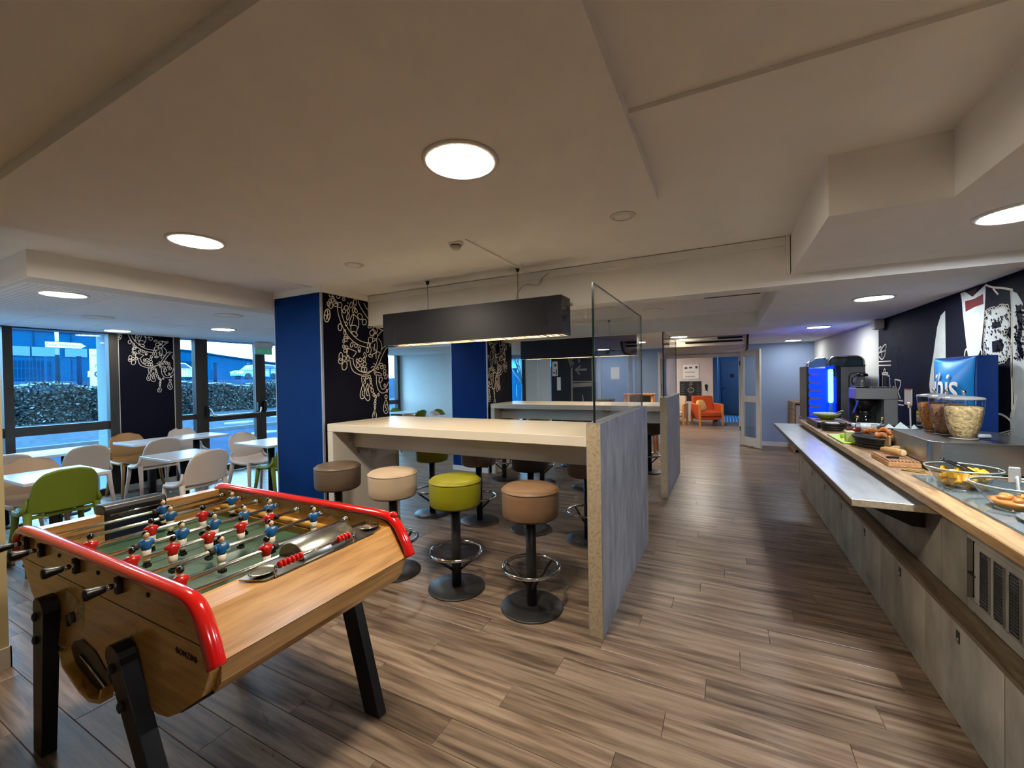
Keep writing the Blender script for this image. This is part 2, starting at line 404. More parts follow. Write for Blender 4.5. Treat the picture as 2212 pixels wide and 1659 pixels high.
MURAL=[(1,1,[(94,2135),(82,2097),(63,2074),(43,2073),(29,2095),(28,2131),(39,2168),(58,2192),(78,2194),(92,2172)]),
(0,1,[(65,2185),(64,2141),(48,2092)]),
(0,1,[(88,2152),(63,2129),(76,2087)]),
(0,1,[(35,2138),(58,2125)]),
(1,1,[(124,2339),(120,2327),(112,2318),(101,2316),(92,2322),(89,2333),(93,2346),(102,2354),(113,2356),(121,2350)]),
(1,1,[(98,2250),(94,2236),(85,2227),(75,2225),(66,2232),(63,2245),(67,2259),(76,2268),(86,2270),(95,2263)]),
(1,1,[(128,2239),(123,2221),(111,2209),(96,2207),(84,2216),(80,2232),(85,2249),(97,2261),(112,2263),(124,2255)]),
(1,1,[(118,2282),(114,2271),(105,2263),(95,2261),(86,2266),(83,2276),(87,2287),(96,2295),(106,2297),(115,2291)]),
(1,1,[(142,2289),(139,2277),(130,2268),(119,2267),(110,2273),(107,2284),(111,2296),(120,2305),(131,2307),(139,2301)]),
(1,1,[(193,2252),(187,2243),(171,2235),(153,2233),(139,2236),(133,2243),(139,2253),(154,2260),(172,2263),(187,2260)]),
(0,1,[(121,2347),(140,2297),(168,2269),(188,2272)]),
(0,1,[(131,2348),(154,2299),(188,2272)]),
(1,0,[(188,2272),(223,2282),(238,2259),(230,2233),(182,2230),(181,2259)]),
(0,1,[(180,2226),(190,2166),(218,2087),(257,2016),(307,1954),(370,1908),(446,1874),(547,1857),(571,1860)]),
(0,1,[(232,2231),(235,2163),(264,2092),(309,2030),(371,1968),(447,1926),(526,1908),(584,1907)]),
(1,1,[(217,2344),(212,2330),(201,2320),(187,2317),(177,2324),(173,2337),(177,2351),(189,2361),(202,2364),(213,2357)]),
(1,1,[(291,2368),(293,2361),(286,2350),(274,2339),(260,2334),(251,2335),(250,2342),(256,2353),(269,2364),(282,2370)]),
(1,1,[(276,2323),(272,2314),(264,2307),(255,2306),(247,2310),(245,2318),(248,2327),(256,2334),(265,2336),(273,2332)]),
(1,1,[(314,2241),(309,2226),(296,2216),(280,2214),(268,2221),(264,2234),(269,2248),(282,2259),(297,2261),(310,2254)]),
(1,1,[(283,2207),(278,2194),(268,2185),(255,2184),(245,2190),(242,2202),(246,2214),(256,2223),(269,2225),(279,2219)]),
(1,1,[(328,2216),(325,2202),(318,2192),(309,2191),(303,2199),(301,2212),(304,2226),(311,2236),(319,2237),(326,2230)]),
(1,1,[(322,2151),(314,2130),(304,2118),(295,2118),(291,2131),(293,2152),(301,2173),(311,2186),(320,2186),(324,2173)]),
(1,1,[(371,2274),(360,2257),(346,2247),(335,2249),(331,2261),(335,2279),(346,2296),(360,2306),(372,2304),(376,2292)]),
(1,1,[(422,2317),(418,2296),(408,2282),(396,2280),(386,2291),(383,2311),(387,2331),(397,2345),(410,2347),(419,2336)]),
(1,1,[(401,2233),(392,2216),(379,2205),(369,2206),(365,2218),(368,2235),(377,2252),(389,2262),(399,2262),(404,2250)]),
(1,1,[(425,2236),(430,2222),(428,2211),(419,2206),(408,2211),(397,2222),(392,2236),(394,2247),(403,2252),(415,2247)]),
(1,1,[(229,2039),(224,2018),(213,2004),(199,2003),(188,2014),(185,2034),(189,2055),(201,2068),(214,2070),(225,2059)]),
(1,1,[(297,2079),(294,2067),(288,2059),(280,2058),(274,2065),(272,2076),(275,2088),(281,2096),(289,2097),(295,2091)]),
(1,1,[(277,1993),(274,1976),(268,1965),(260,1965),(254,1974),(252,1991),(255,2008),(261,2019),(269,2019),(275,2010)]),
(1,1,[(492,2187),(497,2168),(490,2151),(473,2143),(454,2147),(438,2161),(433,2180),(441,2196),(457,2204),(477,2201)]),
(1,1,[(549,2126),(543,2107),(528,2094),(511,2092),(497,2102),(492,2120),(498,2138),(512,2151),(530,2153),(544,2144)]),
(1,1,[(621,2087),(616,2076),(602,2069),(586,2067),(573,2072),(569,2082),(574,2093),(587,2101),(603,2103),(616,2098)]),
(1,1,[(670,2047),(678,2030),(669,2010),(647,1995),(620,1989),(599,1996),(592,2013),(601,2032),(623,2048),(649,2054)]),
(1,1,[(701,2067),(704,2048),(694,2033),(676,2026),(657,2031),(643,2046),(641,2065),(650,2080),(668,2087),(687,2082)]),
(1,1,[(704,1991),(697,1971),(680,1958),(659,1956),(642,1967),(636,1985),(643,2005),(660,2018),(681,2020),(698,2010)]),
(1,1,[(634,1940),(627,1920),(611,1906),(592,1905),(577,1916),(572,1936),(578,1956),(594,1970),(613,1971),(628,1960)]),
(0,1,[(301,2298),(318,2285)]),
(0,1,[(437,2354),(468,2280),(523,2218),(570,2167)]),
(0,1,[(504,2356),(531,2303),(572,2256)]),
(1,1,[(372,2188),(333,2125),(327,2082),(342,2063),(370,2121),(382,2174)]),
(0,1,[(383,2187),(426,2158),(447,2113),(440,2060),(423,2041)]),
(0,1,[(342,2063),(385,2076),(429,2059),(417,2023),(405,1992)]),
(0,1,[(342,2060),(343,2016),(351,1996)]),
(1,1,[(420,1968),(404,1962),(383,1966),(364,1977),(354,1992),(357,2004),(372,2010),(394,2007),(413,1996),(423,1981)]),
(1,1,[(691,2095),(734,2072),(790,2063),(791,2091),(734,2085)]),
(0,1,[(790,2063),(745,2031),(707,1987),(687,1940)]),
(1,1,[(595,1888),(644,1927),(687,1940),(698,1886),(684,1821),(640,1792),(592,1781),(611,1835)]),
(0,1,[(718,1965),(755,1926),(766,1872),(745,1815),(707,1767)]),
(0,1,[(630,1863),(678,1830)]),
(0,1,[(661,1902),(647,1819)]),
(0,1,[(830,1888),(778,1863),(739,1806),(699,1731),(661,1657),(599,1602),(516,1566),(437,1570),(362,1604),(331,1659),(322,1718)]),
(0,1,[(876,1883),(830,1861),(783,1798),(730,1713),(685,1648),(623,1611)]),
(0,1,[(360,1732),(369,1677),(406,1631),(460,1601),(528,1591),(611,1611)]),
(0,1,[(678,1739),(683,1812),(733,1814),(751,1797)]),
(0,1,[(299,1835),(378,1814),(405,1798),(360,1749)]),
(0,1,[(288,1810),(286,1759),(344,1732),(365,1733)]),
(0,1,[(299,1835),(287,1784)]),
(1,1,[(231,1749),(226,1725),(215,1710),(201,1710),(191,1724),(187,1747),(192,1770),(203,1785),(217,1786),(228,1772)]),
(1,1,[(227,1703),(222,1687),(210,1677),(195,1677),(183,1686),(179,1701),(184,1717),(196,1727),(211,1727),(223,1718)]),
(1,1,[(270,1733),(266,1720),(255,1712),(242,1712),(232,1719),(229,1732),(233,1745),(244,1753),(256,1753),(266,1746)]),
(1,1,[(312,1735),(308,1717),(300,1706),(290,1706),(283,1717),(280,1734),(284,1751),(292,1762),(302,1763),(309,1752)]),
(1,1,[(283,1654),(271,1629),(252,1616),(233,1618),(222,1636),(222,1661),(234,1686),(253,1700),(272,1698),(283,1680)]),
(1,1,[(298,1844),(295,1835),(287,1829),(278,1828),(271,1833),(269,1842),(272,1851),(279,1857),(288,1858),(295,1853)]),
(1,1,[(282,1809),(279,1799),(269,1793),(258,1792),(248,1798),(245,1807),(249,1817),(258,1824),(270,1825),(279,1819)]),
(1,1,[(260,1850),(257,1840),(251,1833),(243,1833),(237,1839),(235,1848),(238,1858),(244,1865),(252,1865),(258,1860)]),
(1,1,[(362,1869),(353,1855),(341,1848),(332,1850),(329,1860),(332,1876),(342,1889),(354,1897),(363,1895),(366,1884)]),
(1,1,[(421,1868),(417,1858),(407,1851),(395,1850),(385,1856),(382,1866),(386,1876),(396,1883),(408,1884),(418,1878)]),
(1,1,[(292,1919),(288,1908),(280,1901),(269,1900),(261,1906),(258,1916),(262,1928),(270,1935),(281,1936),(289,1930)]),
(1,1,[(259,1904),(257,1892),(251,1884),(245,1883),(240,1890),(239,1903),(241,1915),(246,1923),(253,1923),(257,1916)]),
(1,1,[(291,1944),(287,1938),(277,1933),(264,1932),(254,1935),(250,1941),(254,1947),(264,1951),(277,1953),(287,1950)]),
(1,1,[(317,1942),(315,1936),(310,1932),(303,1931),(298,1935),(296,1940),(299,1946),(304,1951),(310,1951),(316,1948)]),
(1,1,[(460,1836),(457,1823),(449,1815),(439,1814),(432,1822),(429,1834),(432,1847),(440,1855),(450,1856),(458,1849)]),
(1,1,[(457,1814),(455,1808),(448,1804),(440,1803),(433,1807),(431,1813),(433,1819),(440,1823),(448,1824),(455,1820)]),
(1,1,[(585,1879),(582,1863),(575,1853),(566,1852),(560,1861),(557,1877),(560,1893),(568,1903),(576,1904),(583,1894)]),
(1,1,[(575,1829),(571,1815),(563,1806),(553,1806),(545,1814),(542,1827),(545,1841),(554,1850),(564,1850),(572,1842)]),
(1,1,[(537,1783),(541,1768),(537,1758),(527,1755),(516,1760),(507,1773),(504,1787),(508,1798),(517,1801),(528,1795)]),
(1,1,[(625,1766),(615,1759),(599,1757),(583,1761),(572,1769),(571,1778),(580,1785),(596,1787),(613,1783),(623,1775)]),
(1,1,[(427,1713),(424,1702),(417,1695),(409,1695),(403,1701),(400,1712),(403,1723),(410,1731),(418,1731),(425,1724)]),
(1,1,[(478,1723),(474,1712),(464,1705),(451,1704),(442,1711),(438,1722),(442,1733),(452,1741),(465,1741),(475,1735)]),
(1,1,[(443,1666),(439,1651),(429,1643),(416,1642),(407,1651),(403,1665),(408,1679),(418,1688),(430,1689),(440,1680)]),
(1,1,[(490,1667),(487,1656),(478,1650),(468,1650),(460,1656),(457,1666),(460,1676),(469,1683),(479,1683),(488,1677)]),
(1,1,[(525,1729),(522,1716),(514,1707),(504,1707),(496,1715),(493,1728),(497,1742),(505,1750),(515,1751),(523,1743)]),
(1,1,[(537,1681),(532,1669),(520,1661),(506,1660),(495,1668),(491,1680),(496,1692),(507,1700),(521,1701),(533,1693)]),
(1,1,[(512,1623),(507,1610),(496,1601),(482,1601),(471,1609),(467,1623),(471,1636),(483,1645),(497,1645),(508,1637)]),
(1,1,[(542,1624),(538,1609),(529,1600),(517,1600),(508,1609),(505,1623),(509,1638),(519,1647),(530,1647),(539,1638)]),
(0,1,[(600,1640),(624,1656),(649,1661)]),
(0,1,[(637,1692),(661,1679),(679,1662)]),
(1,1,[(773,1682),(768,1673),(755,1668),(740,1667),(727,1672),(723,1681),(728,1690),(741,1695),(756,1696),(769,1691)]),
(1,1,[(816,1660),(812,1650),(803,1643),(792,1643),(783,1649),(780,1659),(784,1669),(793,1675),(804,1675),(813,1669)]),
(1,1,[(780,1650),(776,1640),(765,1634),(753,1633),(743,1639),(739,1649),(744,1659),(754,1665),(766,1665),(776,1659)]),
(1,1,[(714,1639),(711,1632),(702,1627),(691,1627),(683,1632),(680,1639),(683,1646),(692,1651),(703,1651),(711,1647)]),
(1,1,[(676,1598),(673,1590),(664,1586),(653,1586),(645,1590),(642,1598),(645,1605),(654,1610),(665,1610),(673,1605)]),
(1,1,[(824,1608),(819,1597),(809,1590),(796,1590),(786,1597),(783,1608),(787,1619),(797,1626),(810,1626),(820,1619)]),
(1,1,[(814,1576),(810,1567),(801,1561),(790,1561),(781,1567),(778,1575),(781,1584),(791,1590),(802,1590),(810,1584)]),
(1,1,[(838,1543),(827,1529),(813,1523),(803,1526),(799,1537),(804,1552),(815,1566),(828,1572),(838,1570),(842,1558)]),
(1,1,[(758,1505),(744,1488),(728,1480),(715,1483),(710,1497),(716,1517),(729,1534),(746,1542),(759,1539),(764,1524)]),
(1,1,[(712,1351),(710,1342),(704,1337),(697,1337),(692,1343),(690,1352),(692,1360),(698,1365),(705,1365),(710,1359)]),
(1,1,[(841,1388),(838,1378),(832,1372),(825,1372),(819,1378),(817,1388),(820,1398),(826,1404),(833,1404),(839,1398)]),
(1,1,[(811,1449),(809,1440),(802,1434),(794,1434),(788,1440),(786,1450),(788,1460),(795,1466),(803,1465),(809,1459)]),
(1,1,[(658,1566),(659,1589),(708,1594),(751,1575),(744,1557),(701,1566)]),
(0,1,[(676,1562),(677,1475),(703,1401),(758,1367),(816,1379),(872,1429)]),
(0,1,[(717,1552),(720,1493),(741,1428),(772,1407),(817,1430),(858,1491),(873,1557)]),
(0,1,[(868,1821),(856,1783),(872,1736)]),
(1,0,[(470,1550),(522,1548),(520,1478),(479,1465),(469,1514)]),
(0,1,[(492,1531),(509,1513),(491,1487)]),
(1,1,[(481,1461),(443,1357),(466,1317),(498,1337),(503,1416)]),
(0,1,[(480,1400),(471,1356),(487,1347)]),
(1,1,[(551,1477),(499,1355),(543,1293),(577,1320),(558,1397)]),
(0,1,[(547,1424),(531,1363),(556,1344)]),
(1,1,[(557,1541),(554,1532),(546,1526),(536,1526),(528,1532),(525,1541),(528,1551),(536,1556),(546,1556),(554,1551)]),
(1,1,[(590,1548),(587,1539),(579,1533),(568,1533),(560,1539),(557,1548),(561,1558),(569,1563),(579,1563),(587,1558)]),
(1,1,[(603,1517),(600,1508),(594,1503),(587,1503),(581,1509),(579,1517),(581,1525),(587,1530),(595,1530),(601,1525)]),
(1,1,[(603,1485),(601,1478),(596,1473),(590,1474),(586,1478),(584,1486),(586,1493),(591,1497),(597,1497),(601,1493)]),
(1,1,[(614,1449),(610,1436),(600,1427),(588,1428),(579,1436),(576,1450),(580,1464),(589,1472),(601,1472),(611,1463)]),
(1,1,[(628,1399),(624,1387),(616,1379),(605,1379),(597,1388),(595,1400),(598,1413),(607,1420),(617,1420),(625,1412)]),
(1,1,[(648,1353),(645,1343),(638,1336),(629,1337),(622,1344),(620,1354),(623,1365),(630,1371),(639,1371),(646,1364)]),
(1,1,[(672,1329),(670,1319),(663,1313),(656,1313),(650,1320),(648,1331),(650,1341),(657,1347),(664,1347),(670,1340)]),
(1,1,[(664,1289),(661,1282),(656,1277),(649,1278),(644,1283),(642,1290),(644,1297),(650,1302),(656,1301),(662,1297)]),
(1,1,[(662,1255),(658,1247),(651,1242),(642,1243),(635,1249),(632,1257),(635,1266),(643,1270),(652,1270),(659,1264)]),
(1,1,[(657,1217),(654,1208),(649,1203),(642,1204),(637,1210),(635,1218),(637,1227),(643,1231),(650,1231),(655,1225)]),
(1,0,[(643,1204),(604,1126),(615,1093),(654,1090),(668,1129)]),
(0,1,[(637,1168),(631,1119)]),
(1,1,[(832,1320),(829,1308),(819,1301),(808,1302),(799,1310),(796,1322),(800,1334),(809,1341),(820,1340),(829,1333)]),
(1,1,[(813,1290),(773,1213),(777,1162),(811,1134),(842,1162),(840,1218)]),
(0,1,[(818,1238),(798,1212),(821,1187),(803,1165)])]
CHALK={'knife':[(5011,2034),(5097,2001),(5164,1908),(5204,1789),(5247,1647),(5308,1491),(5338,1375),(5317,1301),(5071,1300),(5004,1617)],'shirt':[(4743,2139),(4675,2141),(4555,2080),(4374,2139),(4370,2099),(4390,1903),(4437,1664),(4477,1615),(4625,1621),(4642,1675),(4702,1960),(4720,2080)],'bow':[(4666,2063),(4531,2059),(4405,2076),(4397,2000),(4523,1996),(4658,1977)],'collar':[(4657,2133),(4458,2145),(4539,2082)],'B':[(4375,1934),(4316,1947),(4238,1944),(4158,1952),(4106,1935),(4074,1879),(4078,1804),(4145,1749),(4081,1705),(4062,1613),(4146,1570),(4226,1561),(4310,1608),(4384,1619),(4391,1728),(4368,1834)],'h1':[(4288,1850),(4184,1846),(4171,1806),(4281,1801)],'h2':[(4288,1712),(4185,1717),(4139,1678),(4159,1633),(4282,1631)],'sleeve':[(4068,2043),(3995,2009),(3942,1942),(3914,1858),(3806,1844),(3807,1029),(4077,989),(4071,1051),(4077,1195),(4033,1281),(4039,1371),(4044,1597),(4050,1823)],'scrib':[(4007,1930),(3960,1926),(3937,1861),(3943,1739),(3960,1696),(3926,1592),(3932,1564),(3978,1602),(4002,1684),(3978,1778),(4001,1870)]}
CHALKS=[(0,[(4374,2139),(4280,2103),(4157,2074),(4043,2041)]),(0,[(4273,2093),(4211,2039)]),(0,[(4061,2042),(4050,1823),(4059,1598),(4051,1371),(4052,1231)]),(0,[(4557,1832),(4554,1723)]),(0,[(4678,1623),(4663,1668),(4608,1678),(4461,1672),(4427,1655),(4422,1621)]),(0,[(4255,1194),(4173,1191),(4096,1170),(4052,1137),(4058,1098),(4134,1070),(4242,1045)]),(0,[(4242,1037),(4148,1056),(4058,1087)]),(0,[(4215,1032),(4194,1011),(4161,1039),(4122,1029),(4083,1065)]),(0,[(4242,1032),(4215,984),(4135,988)]),(0,[(4003,1335),(4033,1236),(4045,1183)]),(0,[(4057,1560),(4055,1447)]),(0,[(6797,1801),(6712,1824),(6755,1750),(6630,1819),(6530,1836),(6531,1786),(6592,1687),(6694,1664),(6777,1702)]),(0,[(6798,1745),(6531,1766)]),(0,[(6691,1822),(6673,1684)]),(0,[(6800,1636),(6362,1633)]),(0,[(6801,1590),(6363,1584)]),(0,[(6605,1504),(6604,1531),(6574,1545),(6555,1524),(6555,1504)]),(1,[(6656,1494),(6477,1493),(6487,1473),(6656,1477)]),(0,[(6656,1463),(6669,1318)]),(0,[(6478,1457),(6411,1463)]),(0,[(6421,1457),(6385,1326)]),(0,[(6239,1419),(6069,1402),(6086,1333),(6138,1282),(6072,1210)]),(0,[(6239,1419),(6223,1330),(6312,1334)]),(0,[(6188,1331),(6277,1290),(6189,1268),(6139,1207)]),(0,[(6155,1281),(6224,1228)]),(0,[(6332,1184),(5991,1187)]),(0,[(6297,1138),(5975,1139)]),(0,[(6299,1025),(6228,992),(6336,976),(6194,938),(6300,895)]),(0,[(6193,1014),(6142,956),(6212,911)])]
# ================================================================== SETTING
ZC, ZRAFT, ZLOW, ZSOF, ZMID, ZBEAM, ZFAR = 2.404, 2.358, 2.226, 2.153, 2.33, 2.085, 2.15
XF = -7.59           # window facade
YE = 10.25           # end wall
XR = 1.73            # chalk wall
PX0, PX1 = -4.06, -3.375     # pillars
P1Y0, P1Y1, P2Y0, P2Y1 = 2.70, 3.565, 5.757, 6.62
# ---- floor: planks
fl = root('floor', kind='structure')
part('screed', MB().box(XF - .1, 1.9, -3.2, 18.2, -.08, -.0125), M_joint, fl)
def to_px(p):
    d = Vector(p) - Vector((0, 0, EYE)); w = d.dot(_f)
    if w < 0.3: return None
    return (1106 + F_PX * d.dot(_r) / w, 829.5 - F_PX * d.dot(_u) / w, w)
PW, PLEN = 0.15, 1.22
planks = []
row = 0; y = -3.0
while y < 18.0:
    x = XF - (row * 0.437 % 1.0) * PLEN
    while x < XR:
        a, b = max(x, XF), min(x + PLEN, XR)
        if y >= YE + .05: a, b = max(a, -3.2), min(b, 1.2)
        if b - a > 0.05: planks.append((a, b, y, min(y + PW, 18.0)))
        x += PLEN
    y += PW; row += 1
def score(p):
    best = 0
    for fx in (0.05, 0.5, 0.95):
        q = to_px((p[0] + (p[1] - p[0]) * fx, (p[2] + p[3]) / 2, 0))
        if q and -60 < q[0] < 2272 and 700 < q[1] < 1760: best = max(best, (p[1] - p[0]) / q[2] ** 3)
    return best
ranked = sorted(planks, key=score, reverse=True)
def plank_mb(l): return MB().add([(0, 0, -.012), (l, 0, -.012), (l, PW, -.012), (0, PW, -.012), (0.0008, .0008, -.0012), (l - .0008, .0008, -.0012), (l - .0008, PW - .0008, -.0012), (0.0008, PW - .0008, -.0012), (.0024, .0024, 0), (l - .0024, .0024, 0), (l - .0024, PW - .0024, 0), (.0024, PW - .0024, 0)],
    [(8, 9, 10, 11), (0, 1, 5, 4), (1, 2, 6, 5), (2, 3, 7, 6), (3, 0, 4, 7), (4, 5, 9, 8), (5, 6, 10, 9), (6, 7, 11, 10), (7, 4, 8, 11)])
_pm = {}
for p in ranked[:300]:
    l = round(p[1] - p[0], 3)
    if l not in _pm: _pm[l] = plank_mb(l).mesh('plank', [M_floor])
    o = bpy.data.objects.new('plank', _pm[l]); C.objects.link(o); o.parent = fl; o.location = (p[0], p[2], 0)
rest = MB()
for p in ranked[300:]:
    m = plank_mb(p[1] - p[0]); rest.add([(v[0] + p[0], v[1] + p[2], v[2]) for v in m.v], m.f)
part('plank_field', rest, M_floor, fl, kind='stuff')

# ---- ceiling and everything fixed to it
ce = root('ceiling', kind='structure')
part('ceiling_slab', MB().box(XF - .1, 1.9, -3.2, 3.3, ZC, ZC + .12).box(XF - .1, 1.9, 3.3, YE + .1, ZC, ZC + .12).box(-3.3, 1.4, YE + .1, 18.2, 2.42, 2.5), M_ceil, ce)
RX0, RX1, RY0, RY1 = -3.42, -.283, .594, 2.158
part('ceiling_raft', MB().box(RX0, RX1, RY0, RY1, ZRAFT, ZC), M_ceil, ce)
part('ceiling_batten', MB().box(RX1, .77, 1.453, 1.483, ZC - .016, ZC), M_ceil, ce)
part('ceiling_batten', MB().box(-1.494, -1.474, RY1, 3.277, ZC - .008, ZC), M_ceil, ce)
part('ceiling_batten', MB().box(-3.50, -3.48, RY1, P1Y0, ZC - .008, ZC), M_ceil, ce)
part('beam', MB().box(PX1, .379, 3.277, 3.47, ZBEAM, ZC).box(.379, XR, 3.277, 3.47, ZBEAM, ZSOF), M_ceil, ce)
part('beam_ledge', MB().box(PX1, .36, 3.262, 3.277, ZC - .062, ZC - .006), M_ceil, ce)
part('beam_end_trim', MB().box(.362, .384, 3.255, 3.279, ZSOF, ZC), M_ceil, ce)
part('ceiling_bay', MB().box(PX0, .40, 3.47, 6.33, ZMID, ZMID + .06), M_ceil, ce)
part('beam', MB().box(PX1, .40, 6.33, 6.62, 2.128, ZC), M_ceil, ce)
part('far_ceiling', MB().box(-7.7, .45, 6.62, YE, ZFAR, ZFAR + .05), M_ceil, ce)
part('soffit', MB().box(.39, XR, RY1, YE, ZSOF, ZC).box(.772, XR, -3.1, RY1, ZSOF, ZC), M_ceil, ce)
# hatch in the middle bay
hb = MB()
hb.box(-.215, -.19, 4.75, 5.98, ZMID - .012, ZMID).box(.33, .355, 4.75, 5.98, ZMID - .012, ZMID).box(-.19, .33, 4.75, 4.775, ZMID - .012, ZMID).box(-.19, .33, 5.955, 5.98, ZMID - .012, ZMID)
hp = part('hatch_frame', hb, M_ceil, ce)
part('hatch_slot_shade', MB().box(-.19, .33, 4.80, 4.97, ZMID - .004, ZMID), mat('slot_shade_tone', (120, 112, 92), 0.9), hp)  # flat strip on the ceiling, the slot's shade put into its colour
# low panel ceiling by the windows
part('bulkhead', MB().box(PX0 - .02, PX0, 1.025, P1Y0, ZLOW, ZC).box(XF, PX0, 1.005, 1.025, ZLOW, ZC).box(PX0 - .02, PX0, P1Y1, P2Y0, ZLOW, ZC).box(PX0 - .02, PX0, P2Y1, YE, ZLOW, ZC), M_ceil, ce)
part('panel_border', MB().box(-4.29, PX0 - .02, 1.025, 8.4, ZLOW, ZLOW + .02).box(XF, -4.29, 1.025, 1.05, ZLOW, ZLOW + .02), M_white, ce)
part('plenum', MB().box(XF, PX0 - .02, 1.025, 8.4, ZLOW + .021, ZLOW + .03), mat('plenum_dark', (60, 62, 66), .9), ce)
yy = 1.052
while yy < 8.35:
    y1 = min(yy + .595, 8.39)
    part('ceiling_panel', MB().rbox(XF, -5.95, yy, y1 - .004, ZLOW + .001, ZLOW + .02, .003), M_lowceil, ce)
    part('ceiling_panel', MB().rbox(-5.945, -4.294, yy, y1 - .004, ZLOW + .001, ZLOW + .02, .003), M_lowceil, ce)
    yy += .6
# perforation rows in the nearest panel
pf = MB()
for i in range(34):
    for j in range(15):
        x, y = -4.36 - i * .045, 1.09 + j * .036
        pf.lathe([(.006, ZLOW + .0008), (.006, ZLOW + .0012)], (x, y, 0), 5, smooth=False)
part('perforation', pf, mat('perforation_dark', (96, 102, 112), .9), ce, kind='stuff')

# ---- walls
def wall(name, mb, m, bevel=0): return part_wall(name, mb, m)
def struct(name, mb, m):
    return solid(name, mb, m, kind='structure')
struct('wall_back', MB().box(-3.6, 1.9, -3.15, -3.0, 0, ZC), M_white)
struct('wall_left', MB().box(-3.6, -3.44, -3.0, .746, 0, ZC), mat('olive_wall', (176, 160, 118), .8))
struct('baseboard_left', MB().box(-3.44, -3.425, -3.0, .752, 0, .11).box(-3.6, -3.425, .746, .752, 0, .11), M_skirt)
struct('wall_left_return', MB().box(XF, -3.6, .60, .746, 0, ZC), M_white)
wr = root('wall_right', kind='structure')
part('plaster', MB().box(XR, 1.9, -3.0, 6.80, 0, ZC), M_navy, wr)
part('plaster', MB().prism([(1.73, 6.80), (1.9, 6.80), (1.9, YE), (1.60, YE)], 'z', 0, ZC), M_beige, wr)
# chalk wallpaper art on the right wall
CHX = XR - .0002
def ch_poly(name, m, lift):
    pts = [(a / 1000, b / 1000) for a, b in CHALK[name]]
    part('wall_drawing', MB().prism(pts, 'x', XR - lift, XR - lift + .0006), m, wr)
M_chalk = mat('chalk_print_white', (205, 210, 205), .8, var=.06, vscale=14)
M_chalkgrey = mat('chalk_print_grey', (150, 156, 158), .8, var=.12, vscale=20)
ch_poly('knife', M_chalk, .0008); ch_poly('shirt', M_chalk, .0008); ch_poly('sleeve', M_chalk, .0008); ch_poly('B', M_chalk, .0012)
ch_poly('bow', mat('bow_tie_red', (110, 22, 22), .7), .0016); ch_poly('collar', mat('collar_dark', (60, 26, 28), .7), .0014)
for n in ('h1', 'h2', 'scrib'): ch_poly(n, M_navy, .0018)
st = MB()
for cl, pts in CHALKS:
    p = [(a / 1000, b / 1000) for a, b in pts]
    st.ribbon(smooth_pts(p, bool(cl), 4) if len(p) > 2 else p, .014, 'x', XR - .002, bool(cl), thick=.0015)
# fuzzy scribble border of the letter and small scribbles in it
rr = random.Random(3)
bp_ = [(a / 1000, b / 1000) for a, b in CHALK['B']]
for i in range(len(bp_)):
    a, b = bp_[i], bp_[(i + 1) % len(bp_)]
    d = math.hypot(b[0] - a[0], b[1] - a[1]); k = max(2, int(d / .022))
    for j in range(k):
        t = j / k; cx, cy = a[0] + (b[0] - a[0]) * t, a[1] + (b[1] - a[1]) * t; r = rr.uniform(.01, .02)
        st.ribbon([(cx + r * math.cos(q), cy + r * math.sin(q)) for q in [x * PI / 3 for x in range(6)]], .006, 'x', XR - .002, True, thick=.0015)
part('wall_drawing', st, M_line, wr, kind='stuff')
sc_ = MB()
for i in range(150):
    cy_, cz_ = rr.choice([(rr.uniform(4.07, 4.38), rr.uniform(1.57, 1.94)), (rr.uniform(3.92, 4.02), rr.uniform(1.56, 1.93))]); r = rr.uniform(.006, .014)
    sc_.ribbon([(cy_ + r * math.cos(q) * rr.uniform(.5, 1), cz_ + r * math.sin(q)) for q in [x * PI / 3 for x in range(5)]], .005, 'x', XR - .0034, False, thick=.0012)
part('wall_drawing', sc_, M_navy, wr, kind='stuff')

# pillars with chandelier drawing on the side
def mural(parent, X, y0, su=1.0, sv=1.0, z_of=None, mirror=None, zmax=9, zmin=0, ymax=99, w=.0078, sgn=1):
    mb = MB()
    for cl, sm, pts in MURAL:
        p = [(a / 1000, b / 1000) for a, b in pts]
        if mirror is not None: p = [(mirror - a, b) for a, b in p]
        p = [(y0 + a * su, z_of(b) if z_of else b) for a, b in p]
        if sm and len(p) > 2: p = smooth_pts(p, bool(cl), 3)
        ok = [q for q in p if zmin < q[1] < zmax and q[0] < ymax]
        if len(ok) < 2: continue
        mb.ribbon(ok, w, 'x', X, bool(cl) and len(ok) == len(p), thick=.0012 * sgn)
    return part('wall_drawing', mb, M_line, parent, kind='stuff')
for k, (y0, y1) in enumerate(((P1Y0, P1Y1), (P2Y0, P2Y1))):
    p = root('pillar', kind='structure', loc=((PX0 + PX1) / 2, (y0 + y1) / 2, 0))
    ztop = ZLOW if k else ZC
    part('core', MB().box(PX0 + .004, PX1 - .004, y0 + .004, y1, 0, 2.35), M_white, p)
    part('blue_panel', MB().box(PX0 - .002, PX1 - .012, y0 - .006, y0 + .004, .08, 2.345), M_blue, p)
    part('wallpaper', MB().box(PX1 - .004, PX1, y0 + .008, y1, .0, 2.345), M_navy, p)
    part('corner_trim', MB().box(PX1 - .013, PX1 + .004, y0 - .010, y0 + .009, 0, 2.345), M_alu, p)
    part('corner_trim', MB().box(PX0 - .006, PX0 + .004, y0 - .010, y0 + .009, 0, 2.345), M_alu, p)
    part('capital', MB().box(PX0 - .012, PX1 + .012, y0 - .016, y1, 2.345, ZC), M_ceil, p)
    part('skirting', MB().box(PX0, PX1 - .012, y0 - .016, y0 - .006, 0, .08), M_white, p)
    if k == 0: mural(p, PX1, y0, ymax=y1, zmax=2.34)
    else: mural(p, PX1, y0, mirror=y1 - y0, ymax=y1, zmax=2.34)

